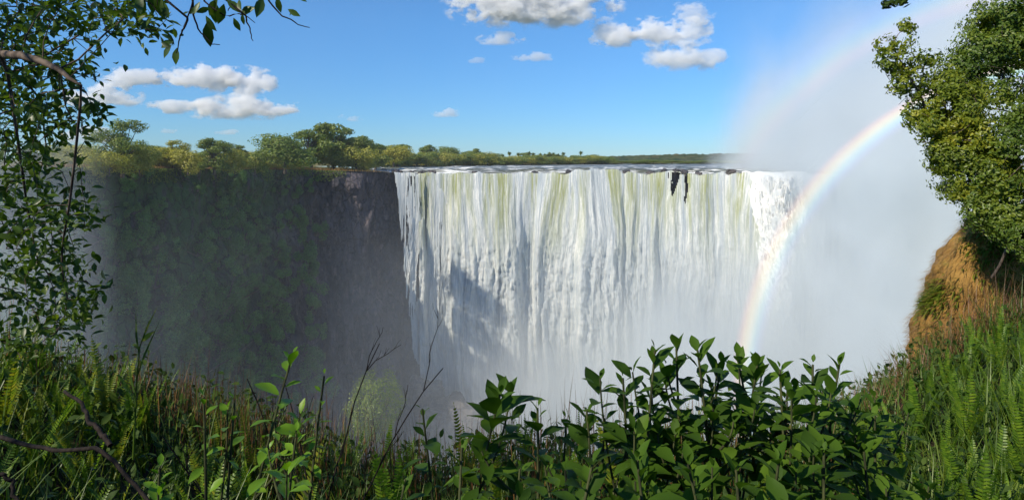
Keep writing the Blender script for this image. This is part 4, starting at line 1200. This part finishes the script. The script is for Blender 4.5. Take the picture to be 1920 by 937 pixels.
for px, py, D, lab in ((866, 820, 2.5, 'low shrub with broad leaves at the bottom, left of the separate one'), (975, 858, 2.35, 'low shrub at the bottom edge under the separate one'), (1060, 862, 2.35, 'low shrub at the bottom edge left of the thicket'),
                       (760, 880, 2.6, 'low shrub at the bottom edge in the middle of the ferns'), (300, 860, 2.6, 'low bright shrub at the bottom edge on the left')):
    broad_shrub(px, py, D, lab, B_ if px > 700 else Br, .085, 2, nleaf=12)

# bare twigs
def twiggy(label, px, D, py_list, base_px, group):
    x0 = (base_px-960)/F*D; base = np.array([x0, D, float(bank_z(x0, D))])
    root = link('dead_shrub', None, loc=base); mb = MB()
    def grow(p, d, ln, r_, lev, js=.07):
        n = 9; q = [p]; dd_ = d
        for i in range(n):
            dd_ = unit(dd_+rng.normal(size=3)*js+np.array([0, 0, .06 if lev < 2 else 0])); q.append(q[-1]+dd_*ln/n)
        tube(mb, q, np.linspace(r_, r_*.45, n+1), 5)
        if lev > 0:
            for k in range(int(rng.integers(3, 5))):
                j = int(rng.integers(3, n)); grow(q[j], unit(dd_+rng.normal(size=3)*.22+np.array([0, 0, .45])), ln*rng.uniform(.14, .30), r_*.5, lev-1, .14)
    for px_, py_ in py_list:
        tgt = at(px_, py_, D)-base
        grow(np.zeros(3), unit(tgt), np.linalg.norm(tgt)*.90, .0065, 2)
    mb.obj('twigs', M['twig'], root)
    return tag(root, label, 'dead shrub', group)
twiggy('leafless dark twigs, curling at the top, behind the bright sapling', 550, 3.3, [(545, 590), (575, 640)], 585, 'leafless shrubs')
twiggy('leafless dark upright twigs right of the bright sapling', 620, 3.4, [(620, 585), (600, 660)], 598, 'leafless shrubs')
twiggy('single leafless twig left of the bright sapling', 450, 3.4, [(455, 690)], 500, 'leafless shrubs')

def stick(pts, r0, r1, label, name='fallen_branch', cat='branch', mat='twig'):
    p = np.array(pts); mb = MB()
    t_ = np.linspace(0, 1, len(p)); tt = np.linspace(0, 1, 26)
    q = np.stack([np.interp(tt, t_, p[:, k]) for k in range(3)], -1)
    q = q+np.cumsum(rng.normal(size=q.shape), 0)*.004
    tube(mb, q-p[0], np.linspace(r0, r1, 26), 8)
    o = mb.obj(name, M[mat]); o.location = p[0]
    return tag(o, label, cat)
stick([at(-60, 800, 2.5), at(30, 832, 2.4), at(110, 838, 2.35), at(190, 838, 2.3), at(225, 880, 2.25), at(275, 930, 2.2), at(300, 980, 2.15)], .0085, .0065, 'crooked dark fallen branch crossing the bottom left corner')
stick([at(120, 735, 2.6), at(165, 790, 2.45), at(200, 845, 2.32)], .006, .010, 'thin dark stick leaning on the crooked fallen branch')
stick([at(-10, 880, 2.2), at(20, 900, 2.2), at(45, 960, 2.15)], .008, .006, 'short bent bare stick in the very bottom left corner')

# one tall grass stem with a yellowed leaf
root = link('grass_stem', None, loc=at(252, 760, 4.2)); b0 = at(252, 760, 4.2)
mb = MB(); q = np.array([at(250, 860, 4.2), at(256, 720, 4.2), at(262, 650, 4.2), at(280, 600, 4.2)])-b0
t_ = np.linspace(0, 1, 4); tt = np.linspace(0, 1, 16)
q = np.stack([np.interp(tt, t_, q[:, k]) for k in range(3)], -1); tube(mb, q, np.linspace(.008, .002, 16), 5)
leaves(mb, q[[4, 6, 9, 11]], unit(np.array([[-.3, 0, 1], [.3, 0, 1], [-.2, 0, 1], [.35, 0, 1]])), np.array([[0, -1., .1]]*4), np.array([.35, .4, .3, .25]), .016, PROF_LANCE, .2, .2)
mb.obj('stem', M['grass'], root)
mb = MB(); leaves(mb, q[[11]], np.array([[.5, 0, .5]]), np.array([[0, -1., .3]]), .10, .035, PROF_ELL, .2, .3); mb.obj('leaf', M['fern_gold'], root)['label'] = 'yellow withered leaf'
tag(root, 'single tall grass stem with one yellow leaf standing over the left bank', 'grass stem')
